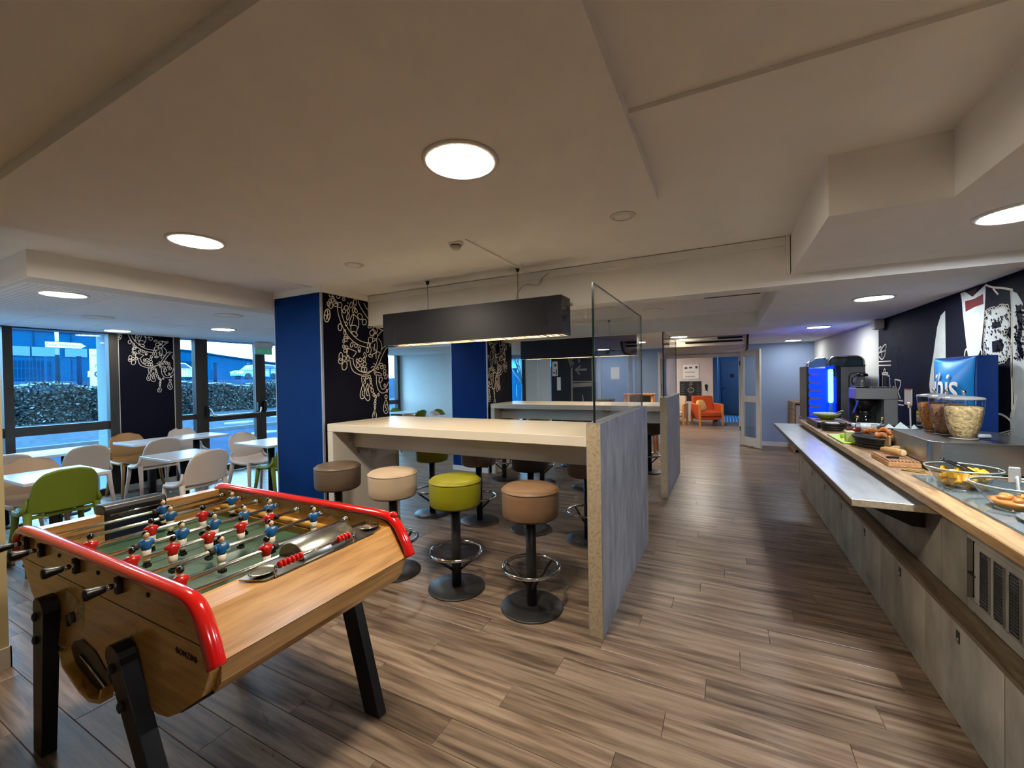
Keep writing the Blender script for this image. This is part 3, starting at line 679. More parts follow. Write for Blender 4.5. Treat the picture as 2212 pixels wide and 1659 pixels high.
# ---- window facade on the left
def pane(parent, y0, y1, z0, z1, x=XF - .02): part('pane', MB().box(x - .004, x + .004, y0, y1, z0, z1), M_glass, parent)
def bar(mb, y0, y1, z0, z1, d0=-.05, d1=.03): return mb.box(XF + d0, XF + d1, y0, y1, z0, z1)
w1 = root('window_1', kind='structure')
fb = MB(); bar(fb, .746, .80, 0, ZLOW); bar(fb, 1.655, 1.735, 0, ZLOW, -.06, .05); bar(fb, 2.605, 2.705, 0, ZLOW, -.06, .05)
for a, b in ((.80, 1.655), (1.735, 2.605)):
    bar(fb, a, b, .90, 1.012); bar(fb, a, b, 0, .09); bar(fb, a, b, ZLOW - .012, ZLOW)
part('frame', fb, M_frame, w1)
for a, b in ((.80, 1.655), (1.735, 2.605)): pane(w1, a, b, 1.012, ZLOW - .012); pane(w1, a, b, .09, .90)
wl = root('wall_facade', kind='structure')
part('wallpaper', MB().box(XF - .02, XF + .02, 2.722, 3.372, .085, ZLOW), M_navy, wl)
part('render', MB().box(XF - .36, XF - .07, 2.612, 3.45, 0, 2.6).box(XF - .36, XF - .07, 5.66, 6.32, 0, 2.6).box(XF - .06, XF + .02, 5.68, 6.30, 0, 2.4), mat('exterior_render', (100, 128, 148), .8), wl)
part('edge_trim', MB().box(XF - .01, XF + .026, 2.705, 2.722, 0, ZLOW), M_beige, wl)
part('edge_trim', MB().box(XF - .01, XF + .026, 3.372, 3.382, 0, ZLOW), M_beige, wl)
part('skirting', MB().box(XF - .02, XF + .03, 2.722, 3.372, 0, .085), M_white, wl)
mural(wl, XF + .02, 2.732 - .0605 * .784, su=.784, z_of=lambda z: 2.19 + (z - 2.133) * .767, zmax=ZLOW - .004, ymax=3.37, w=.0068)
w2 = root('window_2', kind='structure')
fb = MB(); bar(fb, 3.382, 3.455, 0, ZLOW, -.06, .05); bar(fb, 3.656, 3.745, 0, ZLOW, -.06, .05)
bar(fb, 3.455, 3.656, .935, 1.015); bar(fb, 3.455, 3.656, 0, .09)
part('frame', fb, M_frame, w2); pane(w2, 3.455, 3.656, 1.015, ZLOW); pane(w2, 3.455, 3.656, .09, .935)
for n, (a, b) in enumerate(((3.750, 4.712), (4.716, 5.66))):
    d = root('door_%d' % (n + 1), kind='structure')
    s0, s1 = (.094, .088) if n == 0 else (.088, .094)
    fb = MB(); bar(fb, a, a + s0, .012, ZLOW); bar(fb, b - s1, b, .012, ZLOW); bar(fb, a + s0, b - s1, .875, .97); bar(fb, a + s0, b - s1, .012, .12)
    part('leaf_frame', fb, M_frame, d)
    pane(d, a + s0, b - s1, .97, ZLOW); pane(d, a + s0, b - s1, .12, .875)
    if n == 0:
        pb = MB(); pb.tube(smooth_pts([(XF + .06, a + .06, 1.10), (XF + .13, a + .075, 1.07), (XF + .14, a + .10, .995), (XF + .14, a + .16, .975), (XF + .14, b - .16, .975), (XF + .14, b - .08, .985), (XF + .13, b - .055, 1.07)], k=4), .013, 8)
        part('panic_bar', pb, M_chrome, d)
        part('bar_housing', MB().rbox(XF + .03, XF + .09, a + .035, a + .085, .96, 1.14, .01).rbox(XF + .03, XF + .09, b - .085, b - .035, .99, 1.16, .01), M_black, d)
    else:
        part('bar_housing', MB().rbox(XF + .03, XF + .09, a + .02, a + .08, .98, 1.18, .015), M_black, d)
w3 = root('window_3', kind='structure')
fb = MB()
for a in (6.30, 7.25, 8.28): bar(fb, a, a + .09, 0, ZLOW, -.06, .05)
for a, b in ((6.39, 7.25), (7.34, 8.28)):
    bar(fb, a, b, .9, 1.012); bar(fb, a, b, 0, .09)
part('frame', fb, M_frame, w3)
for a, b in ((6.39, 7.25), (7.34, 8.28)): pane(w3, a, b, 1.012, ZLOW); pane(w3, a, b, .09, .9)
struct('wall_facade_head', MB().box(XF - .36, XF - .0, .60, 8.5, ZLOW, 2.6), mat('exterior_render', (100, 128, 148)))
# ---- far end
struct('wall_end_white', MB().box(XF, -5.6, 8.4, 8.55, 0, ZLOW + .02).box(-5.75, -5.6, 8.55, YE + .1, 0, ZLOW + .02), M_white)
we = root('wall_end', kind='structure')
part('plaster', MB().box(-4.81, -4.78, YE - .002, YE + .12, 0, ZC).box(-4.06, -2.82, YE, YE + .12, 0, ZC).box(-1.90, -1.29, YE, YE + .12, 0, ZC).box(.34, 1.60, YE, YE + .12, 0, ZC).box(-2.82, -1.90, YE, YE + .12, 2.06, ZC).box(-5.6, -4.81, YE, YE + .12, 2.05, ZC), M_greywall, we)
part('lintel', MB().box(-1.29, .34, YE - .02, YE + .12, 1.96, ZC), mat('cream_lintel', (226, 214, 190), .7), we)
part('skirting', MB().box(.36, 1.60, YE - .012, YE, 0, .09), M_white, we)
part('chalkboard_panel', MB().box(-4.06, -2.87, YE - .012, YE, 0, ZFAR), mat('chalkboard_navy', (24, 26, 34), .6, var=.1), we)
M_chg = mat('chalk_grey', (120, 116, 108), .8, var=.1)
cd = MB(); yo = YE - .0135
def cs(pts, w): cd.ribbon(pts, w, 'y', yo, False, thick=-.0012)
cs([(-3.50, .2), (-3.50, 1.98), (-2.95, 1.98), (-2.95, .2)], .05); cs([(-3.48, 1.40), (-2.96, 1.40)], .03); cs([(-3.48, 1.30), (-2.96, 1.33)], .10)
cs([(-3.1, 1.70), (-3.38, 1.70)], .05); cs([(-3.26, 1.80), (-3.40, 1.70), (-3.28, 1.58)], .04); cs([(-3.3, 2.05), (-3.3, 1.88)], .05)
cs([(-3.58, 2.0), (-3.5, 1.75), (-3.44, 1.9)], .05); cs([(-3.2, .9), (-3.22, 1.06)], .03)
part('wall_drawing', cd, M_chg, we, kind='stuff')
part('notice', MB().box(-4.03, -3.88, YE - .018, YE - .012, 1.55, 1.93), M_white, we)
part('notice', MB().box(-3.90, -3.80, YE - .018, YE - .012, 1.18, 1.52), M_white, we)
nt_ = MB().box(-3.97, -3.91, YE - .0195, YE - .018, 1.80, 1.86).box(-4.01, -3.95, YE - .0195, YE - .018, 1.62, 1.65).box(-3.93, -3.90, YE - .0195, YE - .018, 1.58, 1.72)
part('notice_print', nt_, mat('print_grey', (70, 72, 78), .8), we)
w4 = root('window_4', kind='structure')
part('frame', MB().box(-4.90, -4.81, YE - .04, YE + .05, 0, 2.05).box(-5.6, -5.54, YE - .04, YE + .05, 0, 2.05).box(-5.54, -4.90, YE - .04, YE + .05, 0, .08), M_frame, w4)
part('pane', MB().box(-5.54, -4.90, YE, YE + .006, .08, 2.05), M_glass, w4)
d3 = root('door_3', kind='structure')
part('leaf', MB().rbox(-2.74, -1.975, YE + .01, YE + .05, .008, 2.02, .004), mat('blue_door_paint', (128, 156, 196), .6), d3)
part('door_frame', MB().box(-2.82, -2.745, YE - .015, YE + .06, 0, 2.06).box(-1.97, -1.90, YE - .015, YE + .06, 0, 2.06).box(-2.745, -1.97, YE - .015, YE + .06, 2.025, 2.06), mat('door_frame_paint', (170, 186, 208), .6), d3)
part('notice', MB().box(-2.50, -2.29, YE + .005, YE + .01, 1.45, 1.74), M_white, d3)
t1 = root('trim_1', kind='structure')
part('opening_frame', MB().box(-1.30, -1.22, YE - .04, YE + .14, 0, 1.96).box(.27, .35, YE - .04, YE + .14, 0, 1.96).box(-1.30, .35, YE - .05, YE + .14, 1.90, 1.97), mat('cream_frame', (206, 198, 180), .6), t1)
part('track', MB().box(-1.22, .27, YE - .09, YE - .05, 1.985, 2.03), mat('cream_frame', (206, 198, 180)), t1)
# white folding panels beside the window
for k, (a, b) in enumerate(((-4.78, -4.43), (-4.425, -4.065))):
    part('white_panel', MB().rbox(a, b, YE - .05, YE - .02, .01, 2.12, .004), M_white, we)
# ---- lobby beyond the opening
lb = root('wall_lobby', kind='structure')
M_lob = mat('lobby_white', (198, 186, 180), .8); M_lobblue = mat('lobby_blue', (60, 110, 160), .7)
part('plaster', MB().box(-3.3, -.34, 14.9, 15.05, 0, 2.42).box(-3.3, -3.2, YE + .12, 14.9, 0, 2.42), M_lob, lb)
part('plaster', MB().box(-.34, -.22, 15.05, 17.9, 0, 2.42), M_lobblue, lb)
part('plaster', MB().box(-.3, 1.2, 17.9, 18.0, 0, 2.42).box(.95, 1.2, YE + .12, 17.9, 0, 2.42), M_lobblue, lb)
d4 = root('door_4', kind='structure')
part('leaf', MB().rbox(-.14, .62, 17.85, 17.895, .008, 2.04, .004), mat('slate_blue_door', (52, 84, 118), .5), d4)
part('handle', MB().tube([(-.07, 17.84, 1.02), (-.07, 17.80, 1.02), (.04, 17.80, 1.02)], .011, 6), M_darkmetal, d4)
part('number_plate', MB().box(.18, .30, 17.84, 17.85, 1.40, 1.54), M_black, d4)
# ================================================================== LAMPS AND CEILING DEVICES
def downlight(x, y, z, label, colour, power, r=.125, on=True, group=None, seen=True):
    t = root('downlight', label, 'ceiling lamp', (x, y, z), group)
    part('rim', MB().lathe([(r + .004, z - .0005), (r + .026, z - .001), (r + .024, z - .006), (r + .006, z - .010), (r + .004, z - .0005)], (x, y, 0), 32, close=False), mat('lamp_rim_white', (225, 222, 215), .5), t)
    if on: part('lens', MB().prism([(x + (r + .0035) * math.cos(k * PI / 12), y + (r + .0035) * math.sin(k * PI / 12)) for k in range(24)], 'z', z - .0075, z - .003, caps=False).add([(x + (r + .0035) * math.cos(k * PI / 12), y + (r + .0035) * math.sin(k * PI / 12), z - .0075) for k in range(24)], [tuple(range(23, -1, -1))], 1), [mat('lamp_rim_white', (225, 222, 215), .5)] + [lamp_mat('lens_' + str(power) + str(colour[2]), colour, power)], t)
    else: part('lens', MB().lathe([(r + .004, z - .003), (r + .002, z - .007), (1e-5, z - .0075)], (x, y, 0), 32), M_ceil, t)
    return t
downlight(-.915, 1.383, ZRAFT, 'large round ceiling lamp, brightest, on the lowered raft nearest the camera', WARM, P_RAFT)
downlight(-2.812, 1.385, ZRAFT, 'round ceiling lamp with yellowish glow on the lowered raft above the foosball table', WARM, P_RAFT)
downlight(-4.628, 1.337, ZLOW, 'lit round lamp in the perforated panel at left', NEUT, P_LOW)
downlight(-7.156, 2.568, ZLOW, 'lit round lamp just above the navy drawing between the windows', NEUT, P_LOW)
downlight(-5.953, 3.225, ZLOW, 'lit round lamp in the low ceiling before the glass door', NEUT, P_LOW)
downlight(-6.65, 7.75, ZLOW, 'small lit lamp in the low ceiling before the far white wall', NEUT, P_LOW * 4)
downlight(-4.9, 5.4, ZLOW, 'unseen round lamp added behind the blue pillar to brighten the low ceiling zone', NEUT, P_LOW * 2)  # unseen lamp, added for the light it gives the window zone
downlight(-5.90, 1.965, ZLOW, 'unlit flat round disc in the low ceiling left of the lit lamps', NEUT, 0, .10, False)
downlight(-4.70, 2.60, ZLOW, 'unlit flat round disc in the low ceiling beside the blue pillar', NEUT, 0, .11, False)
downlight(-2.553, 2.347, ZC, 'small unlit disc on the ceiling above the blue pillar', NEUT, 0, .045, False)
downlight(-.503, 2.387, ZC, 'small unlit disc on the ceiling right of the raft corner', NEUT, 0, .045, False)
downlight(-.80, 5.45, ZMID, 'unlit round ceiling disc seen above the glass screen', NEUT, 0, .10, False)
downlight(1.10, 2.494, ZSOF, 'bright white lamp at the right edge of the picture over the counter', COOL, P_SOFFIT * 2.2)
downlight(1.16, 4.685, ZSOF, 'bright white lamp over the counter before the bow tie drawing', COOL, P_SOFFIT)
downlight(1.171, 7.157, ZSOF, 'white lamp over the coffee machines, third along the counter', COOL, P_SOFFIT)
downlight(1.18, 9.684, ZSOF, 'smallest white lamp over the counter, by the open white door', COOL, P_SOFFIT * .5)
downlight(-.68, 7.45, ZFAR, 'lit lamp in front of the air conditioner at the end opening', WARM, P_FAR)
downlight(-2.42, 9.27, ZFAR, 'lit lamp before the pale blue end door, left of the glass edge', NEUT, P_FAR)
downlight(-1.45, 8.10, ZFAR, 'lit lamp seen at the right edge of the glass screen', NEUT, P_FAR)
downlight(1.10, .30, ZSOF, 'white lamp over the near end of the counter, above the frame', COOL, P_SOFFIT)
downlight(-2.30, 13.4, 2.42, 'warm lamp in the lobby ceiling over the armchairs', NEUT, P_LOBBY)
downlight(-.62, 12.0, 2.42, 'warm lamp in the lobby ceiling beyond the opening', NEUT, P_LOBBY)
downlight(.40, 16.4, 2.42, 'bluish lamp in the lobby corridor before the slate door', (.6, .82, 1.0), P_LOBBY * .4)
sd = root('smoke_detector', 'small white smoke detector on the ceiling beside the raft edge', 'smoke detector', (-1.574, 2.302, ZC))
part('base', MB().lathe([(.050, ZC), (.050, ZC - .012), (.044, ZC - .018)], (-1.574, 2.302, 0), 20), M_white, sd)
part('sensor_cap', MB().lathe([(.036, ZC - .018), (.036, ZC - .034), (.026, ZC - .046), (1e-5, ZC - .048)], (-1.574, 2.302, 0), 20), M_beige, sd)
part('slot', MB().lathe([(.037, ZC - .022), (.0372, ZC - .026)], (-1.574, 2.302, 0), 20, close=False), M_black, sd)

# hanging box lamps above the two high tables
M_shade = mat('navy_lacquer', (24, 23, 34), .38, var=.05)
def box_lamp(x0, x1, y0, y1, z0, z1, ztop, label, wires):
    t = root('pendant_box_lamp', label, 'pendant lamp', ((x0 + x1) / 2, (y0 + y1) / 2, z0), 'navy box lamps over the high tables')
    th = .012
    part('shade', MB().box(x0, x1, y0, y0 + th, z0, z1).box(x0, x1, y1 - th, y1, z0, z1).box(x0, x0 + th, y0 + th, y1 - th, z0, z1).box(x1 - th, x1, y0 + th, y1 - th, z0, z1), M_shade, t)
    part('inner_lining', MB().box(x0 + th, x1 - th, y0 + th, y1 - th, z1 - .03, z1 - .02), M_white, t)
    part('inner_lining', MB().box(x0 + th, x1 - th, y1 - th - .003, y1 - th, z0 + .008, z1 - .03), mat('lamp_inner_cream', (240, 222, 190), .6), t)
    tube = part('light_tube', MB().cyl((x0 + .08, (y0 + y1) / 2, z0 + .10), (x1 - .08, (y0 + y1) / 2, z0 + .10), .014, 10), lamp_mat('tube_lamp', (1.0, .80, .52), P_BAR), t)
    dif = MB(); k = 46; rr = random.Random(5)
    # cut-out diffuser sheet of cutlery-like strips under the lamp
    xx = x0 + .03
    while xx < x1 - .05:
        w = rr.uniform(.006, .022); dif.box(xx, xx + w, y0 + th, y1 - th, z0 + .004, z0 + .007); xx += w + rr.uniform(.02, .07)
    part('diffuser_strip', dif, mat('diffuser_dark', (60, 44, 30), .6), t, kind='stuff')
    part('lower_rim', MB().box(x0 + th, x1 - th, y0 + th, y0 + th + .02, z0, z0 + .004).box(x0 + th, x1 - th, y1 - th - .02, y1 - th, z0, z0 + .004), mat('lamp_inner_cream', (230, 205, 165), .6), t)
    for wx in wires:
        part('suspension_wire', MB().cyl((wx, (y0 + y1) / 2, z1 - .025), (wx, (y0 + y1) / 2, ztop - .02), .0022, 6), M_darkmetal, t)
        part('ceiling_cup', MB().lathe([(.012, ztop - .03), (.018, ztop - .004), (.018, ztop)], (wx, (y0 + y1) / 2, 0), 12), M_darkmetal, t)
    return t
bl1 = box_lamp(-2.875, -1.09, 2.975, 3.175, 1.833, 2.127, ZC, 'navy box lamp hanging over the nearest high table', (-2.42, -1.50))
part('power_cord', MB().tube(smooth_pts([(-1.52, 3.10, 2.11), (-1.55, 3.15, 2.19), (-1.53, 3.20, 2.27), (-1.49, 3.24, 2.30), (-1.40, 3.258, 2.29), (-1.36, 3.258, 2.34), (-1.30, 3.258, 2.38)], k=5), .004, 6), M_beige, bl1)
box_lamp(-2.89, -1.09, 5.99, 6.19, 1.805, 2.09, ZMID, 'navy box lamp hanging over the second high table, further back', (-2.42, -1.50))

# emergency exit sign by the glass door
ex = root('exit_sign', 'green running man exit sign hanging above the glass door', 'exit sign', (-7.3, 4.62, 2.02))
part('housing', MB().rbox(-7.335, -7.29, 4.46, 4.79, 2.125, ZLOW - .012, .008), M_white, ex)
part('mount', MB().box(-7.325, -7.30, 4.52, 4.73, ZLOW - .013, ZLOW), M_alu, ex)
sp = part('sign_plate', MB().box(-7.318, -7.306, 4.47, 4.78, 2.005, 2.125), mat('exit_plate_frame', (190, 205, 205), .4), ex)
part('legend', MB().box(-7.306, -7.304, 4.49, 4.76, 2.02, 2.10), mat('exit_green', (20, 70, 50), .4, emis=(.02, .2, .1), estr=.5), sp)
lg = MB(); lg.box(-7.304, -7.3030, 4.515, 4.555, 2.035, 2.085)
lg.ribbon([(4.62, 2.09), (4.62, 2.04)], .008, 'x', -7.304).ribbon([(4.60, 2.055), (4.62, 2.038), (4.64, 2.055)], .008, 'x', -7.304)
lg.ribbon([(4.69, 2.035), (4.705, 2.055), (4.71, 2.075), (4.69, 2.075)], .008, 'x', -7.304).ribbon([(4.71, 2.055), (4.73, 2.045), (4.735, 2.03)], .008, 'x', -7.304).ribbon([(4.71, 2.072), (4.735, 2.06)], .007, 'x', -7.304)
lg.lathe([(.008, -7.304), (.008, -7.3030)], (0, 4.715, 2.088), 10, axis='x')
part('pictogram', lg, M_white, sp, kind='stuff')
part('indicator_light', MB().box(-7.304, -7.30, 4.58, 4.66, 2.128, 2.142), mat('green_led', (60, 230, 120), .4, emis=(.1, 1, .35), estr=3.0), ex)
# fire alarm box at the far end of the chalk wall
al = root('wall_speaker', 'small white box high on the wall where the chalk mural ends', 'wall speaker', (1.68, 6.62, 2.03))
part('case', MB().rbox(1.63, 1.728, 6.55, 6.69, 2.03, 2.145, .012), M_white, al)
part('grille', MB().box(1.628, 1.631, 6.575, 6.665, 2.055, 2.12), mat('grille_grey', (140, 140, 140), .6), al)
# ceiling air conditioner before the end opening
ac = root('air_conditioner', 'white ceiling air conditioner with black slots above the end opening', 'air conditioner', (-.25, 8.0, 1.93))
bd = MB(); prof = [(7.72, 2.149), (7.72, 2.10), (7.80, 2.0), (7.98, 1.945), (8.42, 1.94), (8.5, 2.0), (8.5, 2.149)]
bd.prism(prof, 'x', -.86, .32)
part('body', bd, mat('ac_white', (204, 198, 186), .5), ac, bevel=.008)
part('side_cap', MB().prism([(7.70, 2.149), (7.70, 2.095), (7.785, 1.985), (7.97, 1.925), (8.43, 1.92), (8.52, 1.99), (8.52, 2.149)], 'x', .32, .345), M_black, ac)
part('air_slot', MB().box(-.15, .26, 7.713, 7.735, 2.098, 2.13), M_black, ac)
part('air_slot', MB().prism([(7.70 + .035, 2.07), (7.70 + .055, 2.045), (7.76, 2.06), (7.74, 2.085)], 'x', -.60, .26), M_black, ac)
part('air_flap', MB().rbox(-.70, -.10, 7.70, 7.712, 2.09, 2.145, .004), mat('ac_white', (204, 198, 186)), ac)
# ================================================================== OUTSIDE
M_asph = mat('wet_asphalt', (14, 44, 70), .9, var=.2, vscale=1.2, spec=.08)
M_grav = mat('gravel_bed', (44, 62, 76), .95, var=.5, vscale=9, spec=.05)
M_snow = mat('thin_snow', (100, 130, 140), .8, var=.04)
og = root('floor_outside', loc=(-16, 10, -.1), kind='structure')
part('asphalt', MB().box(-15.3, XF - .37, -8, 34, -.22, -.10), M_asph, og)
part('gravel', MB().add([(-15.3, -8, -.02), (-15.3, 34, -.02), (-24, 34, .12), (-24, -8, .12)], [(0, 1, 2, 3)]), M_grav, og)
part('asphalt', MB().box(-7.55, 3, 10.42, 40, -.3, -.16), M_snow, og)
part('kerb', MB().box(-15.45, -15.3, -8, 34, -.2, 0.0), mat('kerb_concrete', (70, 76, 80), .8, var=.2), og)
part('bank', MB().add([(-24, -8, .1), (-24, 60, .1), (-28, 60, 1.75), (-28, -8, 1.75), (-95, 75, 1.85), (-95, -8, 1.85)], [(0, 1, 2, 3), (3, 2, 4, 5)]), M_asph, og)
pt = MB(); rr = random.Random(11)
for (x, y, r) in ((-13.2, 8.3, .35), (-14.3, 10.2, .5), (-13.8, 11.6, .45), (-12.6, 9.6, .22), (-16.5, 9.4, .45), (-17.4, 12.2, .6), (-14.9, 12.6, .3), (-17.0, 6.4, .4)):
    pts = [(x + r * rr.uniform(.6, 1) * math.cos(a) , y + r * 1.6 * rr.uniform(.6, 1) * math.sin(a)) for a in [k * PI / 5 for k in range(10)]]
    z = -.10 if x > -15.3 else -.02 + (-15.3 - x) * .0161
    pt.prism(pts, 'z', z - .01, z + .03)
part('snow_patch', pt, M_snow, og, kind='stuff')
# hedge of many small leaves
hd = MB(); rr = random.Random(21)
def hedge_top(y): return 1.46 + .10 * math.sin(y * 1.3) + .05 * math.sin(y * 3.1 + 1)
for i in range(26000):
    y = rr.uniform(1.5, 18); zt = hedge_top(y)
    if rr.random() < .78: x = -22.6 - abs(rr.gauss(0, .14)); z = rr.uniform(.0, zt)
    else: x = rr.uniform(-24, -22.7); z = zt + rr.gauss(0, .05)
    s = rr.uniform(.035, .075); a = Vector((rr.gauss(0, 1), rr.gauss(0, 1), rr.gauss(0, 1))).normalized(); b = a.orthogonal().normalized(); b.rotate(Matrix.Rotation(rr.uniform(0, 6), 3, a))
    c = Vector((x, y, z))
    hd.add([c - b * s, c + a.cross(b) * s * .5, c + b * s, c - a.cross(b) * s * .5], [(0, 1, 2, 3)], 1 if rr.random() < .035 else 0)
he = root('hedge', 'long clipped leafy hedge with traces of snow outside the windows', 'hedge', (-23.3, 9.5, .1))
part('foliage', hd, [mat('hedge_leaf', (30, 44, 44), .5, var=.4, vscale=3), M_snow], he, kind='stuff')
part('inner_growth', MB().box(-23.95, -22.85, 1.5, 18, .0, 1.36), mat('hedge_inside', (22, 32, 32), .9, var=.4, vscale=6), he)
sn = MB()
for i in range(60):
    y = rr.uniform(2, 17.5); r = rr.uniform(.12, .4)
    sn.ball((-23.2 + rr.uniform(-.4, .4), y, hedge_top(y) + .02), (.3, r, .05), 8, 5)
part('snow_cap', sn, M_snow, he, kind='stuff')
# road sign
sg = root('road_sign', 'white arrow road sign reading Zone Hôtelière on a pole outside', 'road sign', (-26, 7.35, .9))
part('pole', MB().cyl((-26.06, 7.28, 2.85), (-26.06, 7.28, 4.4), .06, 10), mat('galvanised', (176, 190, 196), .5, metal=.3), sg)
part('pole_sleeve', MB().cyl((-26.06, 7.28, .9), (-26.06, 7.28, 2.88), .075, 10), mat('dark_green_sleeve', (8, 36, 54), .9, spec=.05), sg)
A = [(6.88, 3.17), (8.02, 3.17), (8.22, 3.31), (8.02, 3.46), (6.88, 3.46)]
part('board', MB().prism(A, 'x', -26.0, -25.98), mat('sign_black', (20, 34, 42), .5), sg)
part('face', MB().prism([(6.905, 3.195), (8.01, 3.195), (8.175, 3.31), (8.01, 3.435), (6.905, 3.435)], 'x', -25.98, -25.975), mat('sign_white', (205, 232, 226), .5), sg)
part('lettering', text_mb('Zone Hôtelière', .172, wall_frame((-25.972, 7.45, 3.31), (0, 1, 0), (0, 0, 1)), .002, italic=.18, spacing=1.06), mat('sign_black', (20, 34, 42)), sg, kind='stuff')
part('arrow_edge', MB().ribbon([(8.0, 3.22), (8.13, 3.31), (8.0, 3.41)], .02, 'x', -25.974), mat('sign_black', (20, 34, 42)), sg)
# posts and mesh fence
for k, (y, zt, lab) in enumerate(((7.95, 2.84, 'dark round post outside, right of the road sign'), (13.6, 2.69, 'dark round post outside behind the glass door'))):
    p = root('bollard_post', lab, 'post', (-26, y, 1.0))
    part('shaft', MB().lathe([(.085, .9), (.085, zt - .03)], (-26, y, 0), 12), mat('dark_post', (6, 34, 58), .9, spec=.05), p)
    part('cap', MB().lathe([(.092, zt - .03), (.092, zt), (1e-5, zt + .012)], (-26, y, 0), 12), mat('dark_post', (24, 46, 66)), p)
fe = root('mesh_fence', 'blue wire mesh fence along the road outside', 'fence', (-27.2, 9, 1.2))
M_wire = mat('fence_wire', (4, 66, 104), .9, spec=.03)
wm = MB()
for i in range(150):
    y = 2 + i * .115; wm.box(-27.205, -27.195, y, y + .014, 1.2, 2.80 if y < 12.2 else 2.45)
for z in (1.4, 1.85, 2.3, 2.72): wm.box(-27.212, -27.188, 2, 19.2 if z < 2.4 else 12.2, z, z + .03)
part('wire_mesh', wm, M_wire, fe, kind='stuff')
for i in range(7):
    y = 2 + i * 2.6; part('post', MB().box(-27.24, -27.18, y, y + .06, 1.2, 2.86 if y < 12.2 else 2.5), M_wire, fe)
# roadside totem
tt = root('totem_sign', 'tall white advertising totem outside behind the window jamb', 'sign', (-26.6, 8.75, .9))
part('panel', MB().rbox(-26.66, -26.6, 8.50, 9.10, 1.2, 3.24, .02), mat('totem_white', (185, 215, 215), .5), tt)
part('lettering', text_mb('BV\nTURBOTEC', .10, wall_frame((-26.597, 8.8, 2.98), (0, 1, 0), (0, 0, 1)), .002), mat('totem_ink', (30, 60, 80), .6), tt, kind='stuff')
part('emblem', MB().lathe([(.16, -26.6), (.16, -26.596)], (0, 8.80, 2.05), 24, axis='x').lathe([(.09, -26.6), (.09, -26.594)], (0, 8.80, 2.05), 24, axis='x', mi=1), [mat('totem_ink', (30, 60, 80)), mat('totem_white', (185, 215, 215))], tt)
part('script_line', text_mb('Té..', .22, wall_frame((-26.597, 8.78, 2.42), (0, 1, 0), (0, 0, 1)), .002, italic=.3), mat('totem_ink', (30, 60, 80)), tt, kind='stuff')
# sheds across the road
M_shed = mat('blue_metal_cladding', (0, 62, 96), .9, var=.08, vscale=.6, spec=.03)
M_shed2 = mat('dark_blue_cladding', (1, 44, 72), .9, var=.1, vscale=.6, spec=.03)
b1 = root('warehouse', 'large blue metal warehouse filling the left window', 'building', (-52, 12, 1.8))
part('wall', MB().box(-60, -50, -6, 21, 1.8, 6.05), M_shed, b1)
part('roof_edge', MB().box(-60, -49.8, -6, 21.2, 6.05, 6.3), M_shed2, b1)
for i in range(12):
    y = -5 + i * 2.2; part('cladding_rib', MB().box(-50, -49.94, y, y + .08, 1.8, 6.05), M_shed2, b1)
for (a, b, m) in ((10.6, 12.4, M_shed2), (12.5, 14.1, M_shed2), (14.4, 15.8, M_shed), (15.9, 17.4, M_shed)):
    part('window', MB().box(-49.95, -49.9, a, b, 4.0, 4.75), mat('shed_glass', (30, 90, 130), .2), b1)
part('roller_door', MB().box(-49.95, -49.9, 10.6, 13.6, 1.8, 3.6), M_shed2, b1)
b2 = root('workshop', 'lower blue metal shed with sloping roof line behind the glass door', 'building', (-52, 28, 1.8))
part('wall', MB().prism([(21.3, 1.8), (40, 1.8), (40, 3.1), (26.5, 4.55), (24, 4.9), (21.3, 5.05)], 'x', -60, -50), M_shed, b2)
part('roof_edge', MB().prism([(21.3, 5.05), (24, 4.9), (26.5, 4.55), (40, 3.1), (40, 3.25), (26.5, 4.72), (24, 5.06), (21.3, 5.2)], 'x', -60, -49.8), M_shed2, b2)
for i in range(9):
    y = 22 + i * 1.9; part('cladding_rib', MB().box(-50, -49.94, y, y + .07, 1.8, 3.0), M_shed2, b2)
part('gate', MB().box(-49.95, -49.9, 22.2, 24.2, 1.8, 3.9), M_shed2, b2)
b3 = root('distant_shed', 'pale distant shed roof behind the exit sign', 'building', (-75, 52, 1.85))
part('wall', MB().box(-84, -75, 44, 64, 1.8, 4.6), mat('pale_shed', (110, 170, 180), .6), b3)
part('roof', MB().prism([(43.5, 4.6), (64.5, 4.6), (54, 5.9)], 'x', -84.4, -74.6), mat('pale_shed_roof', (150, 200, 205), .6), b3)
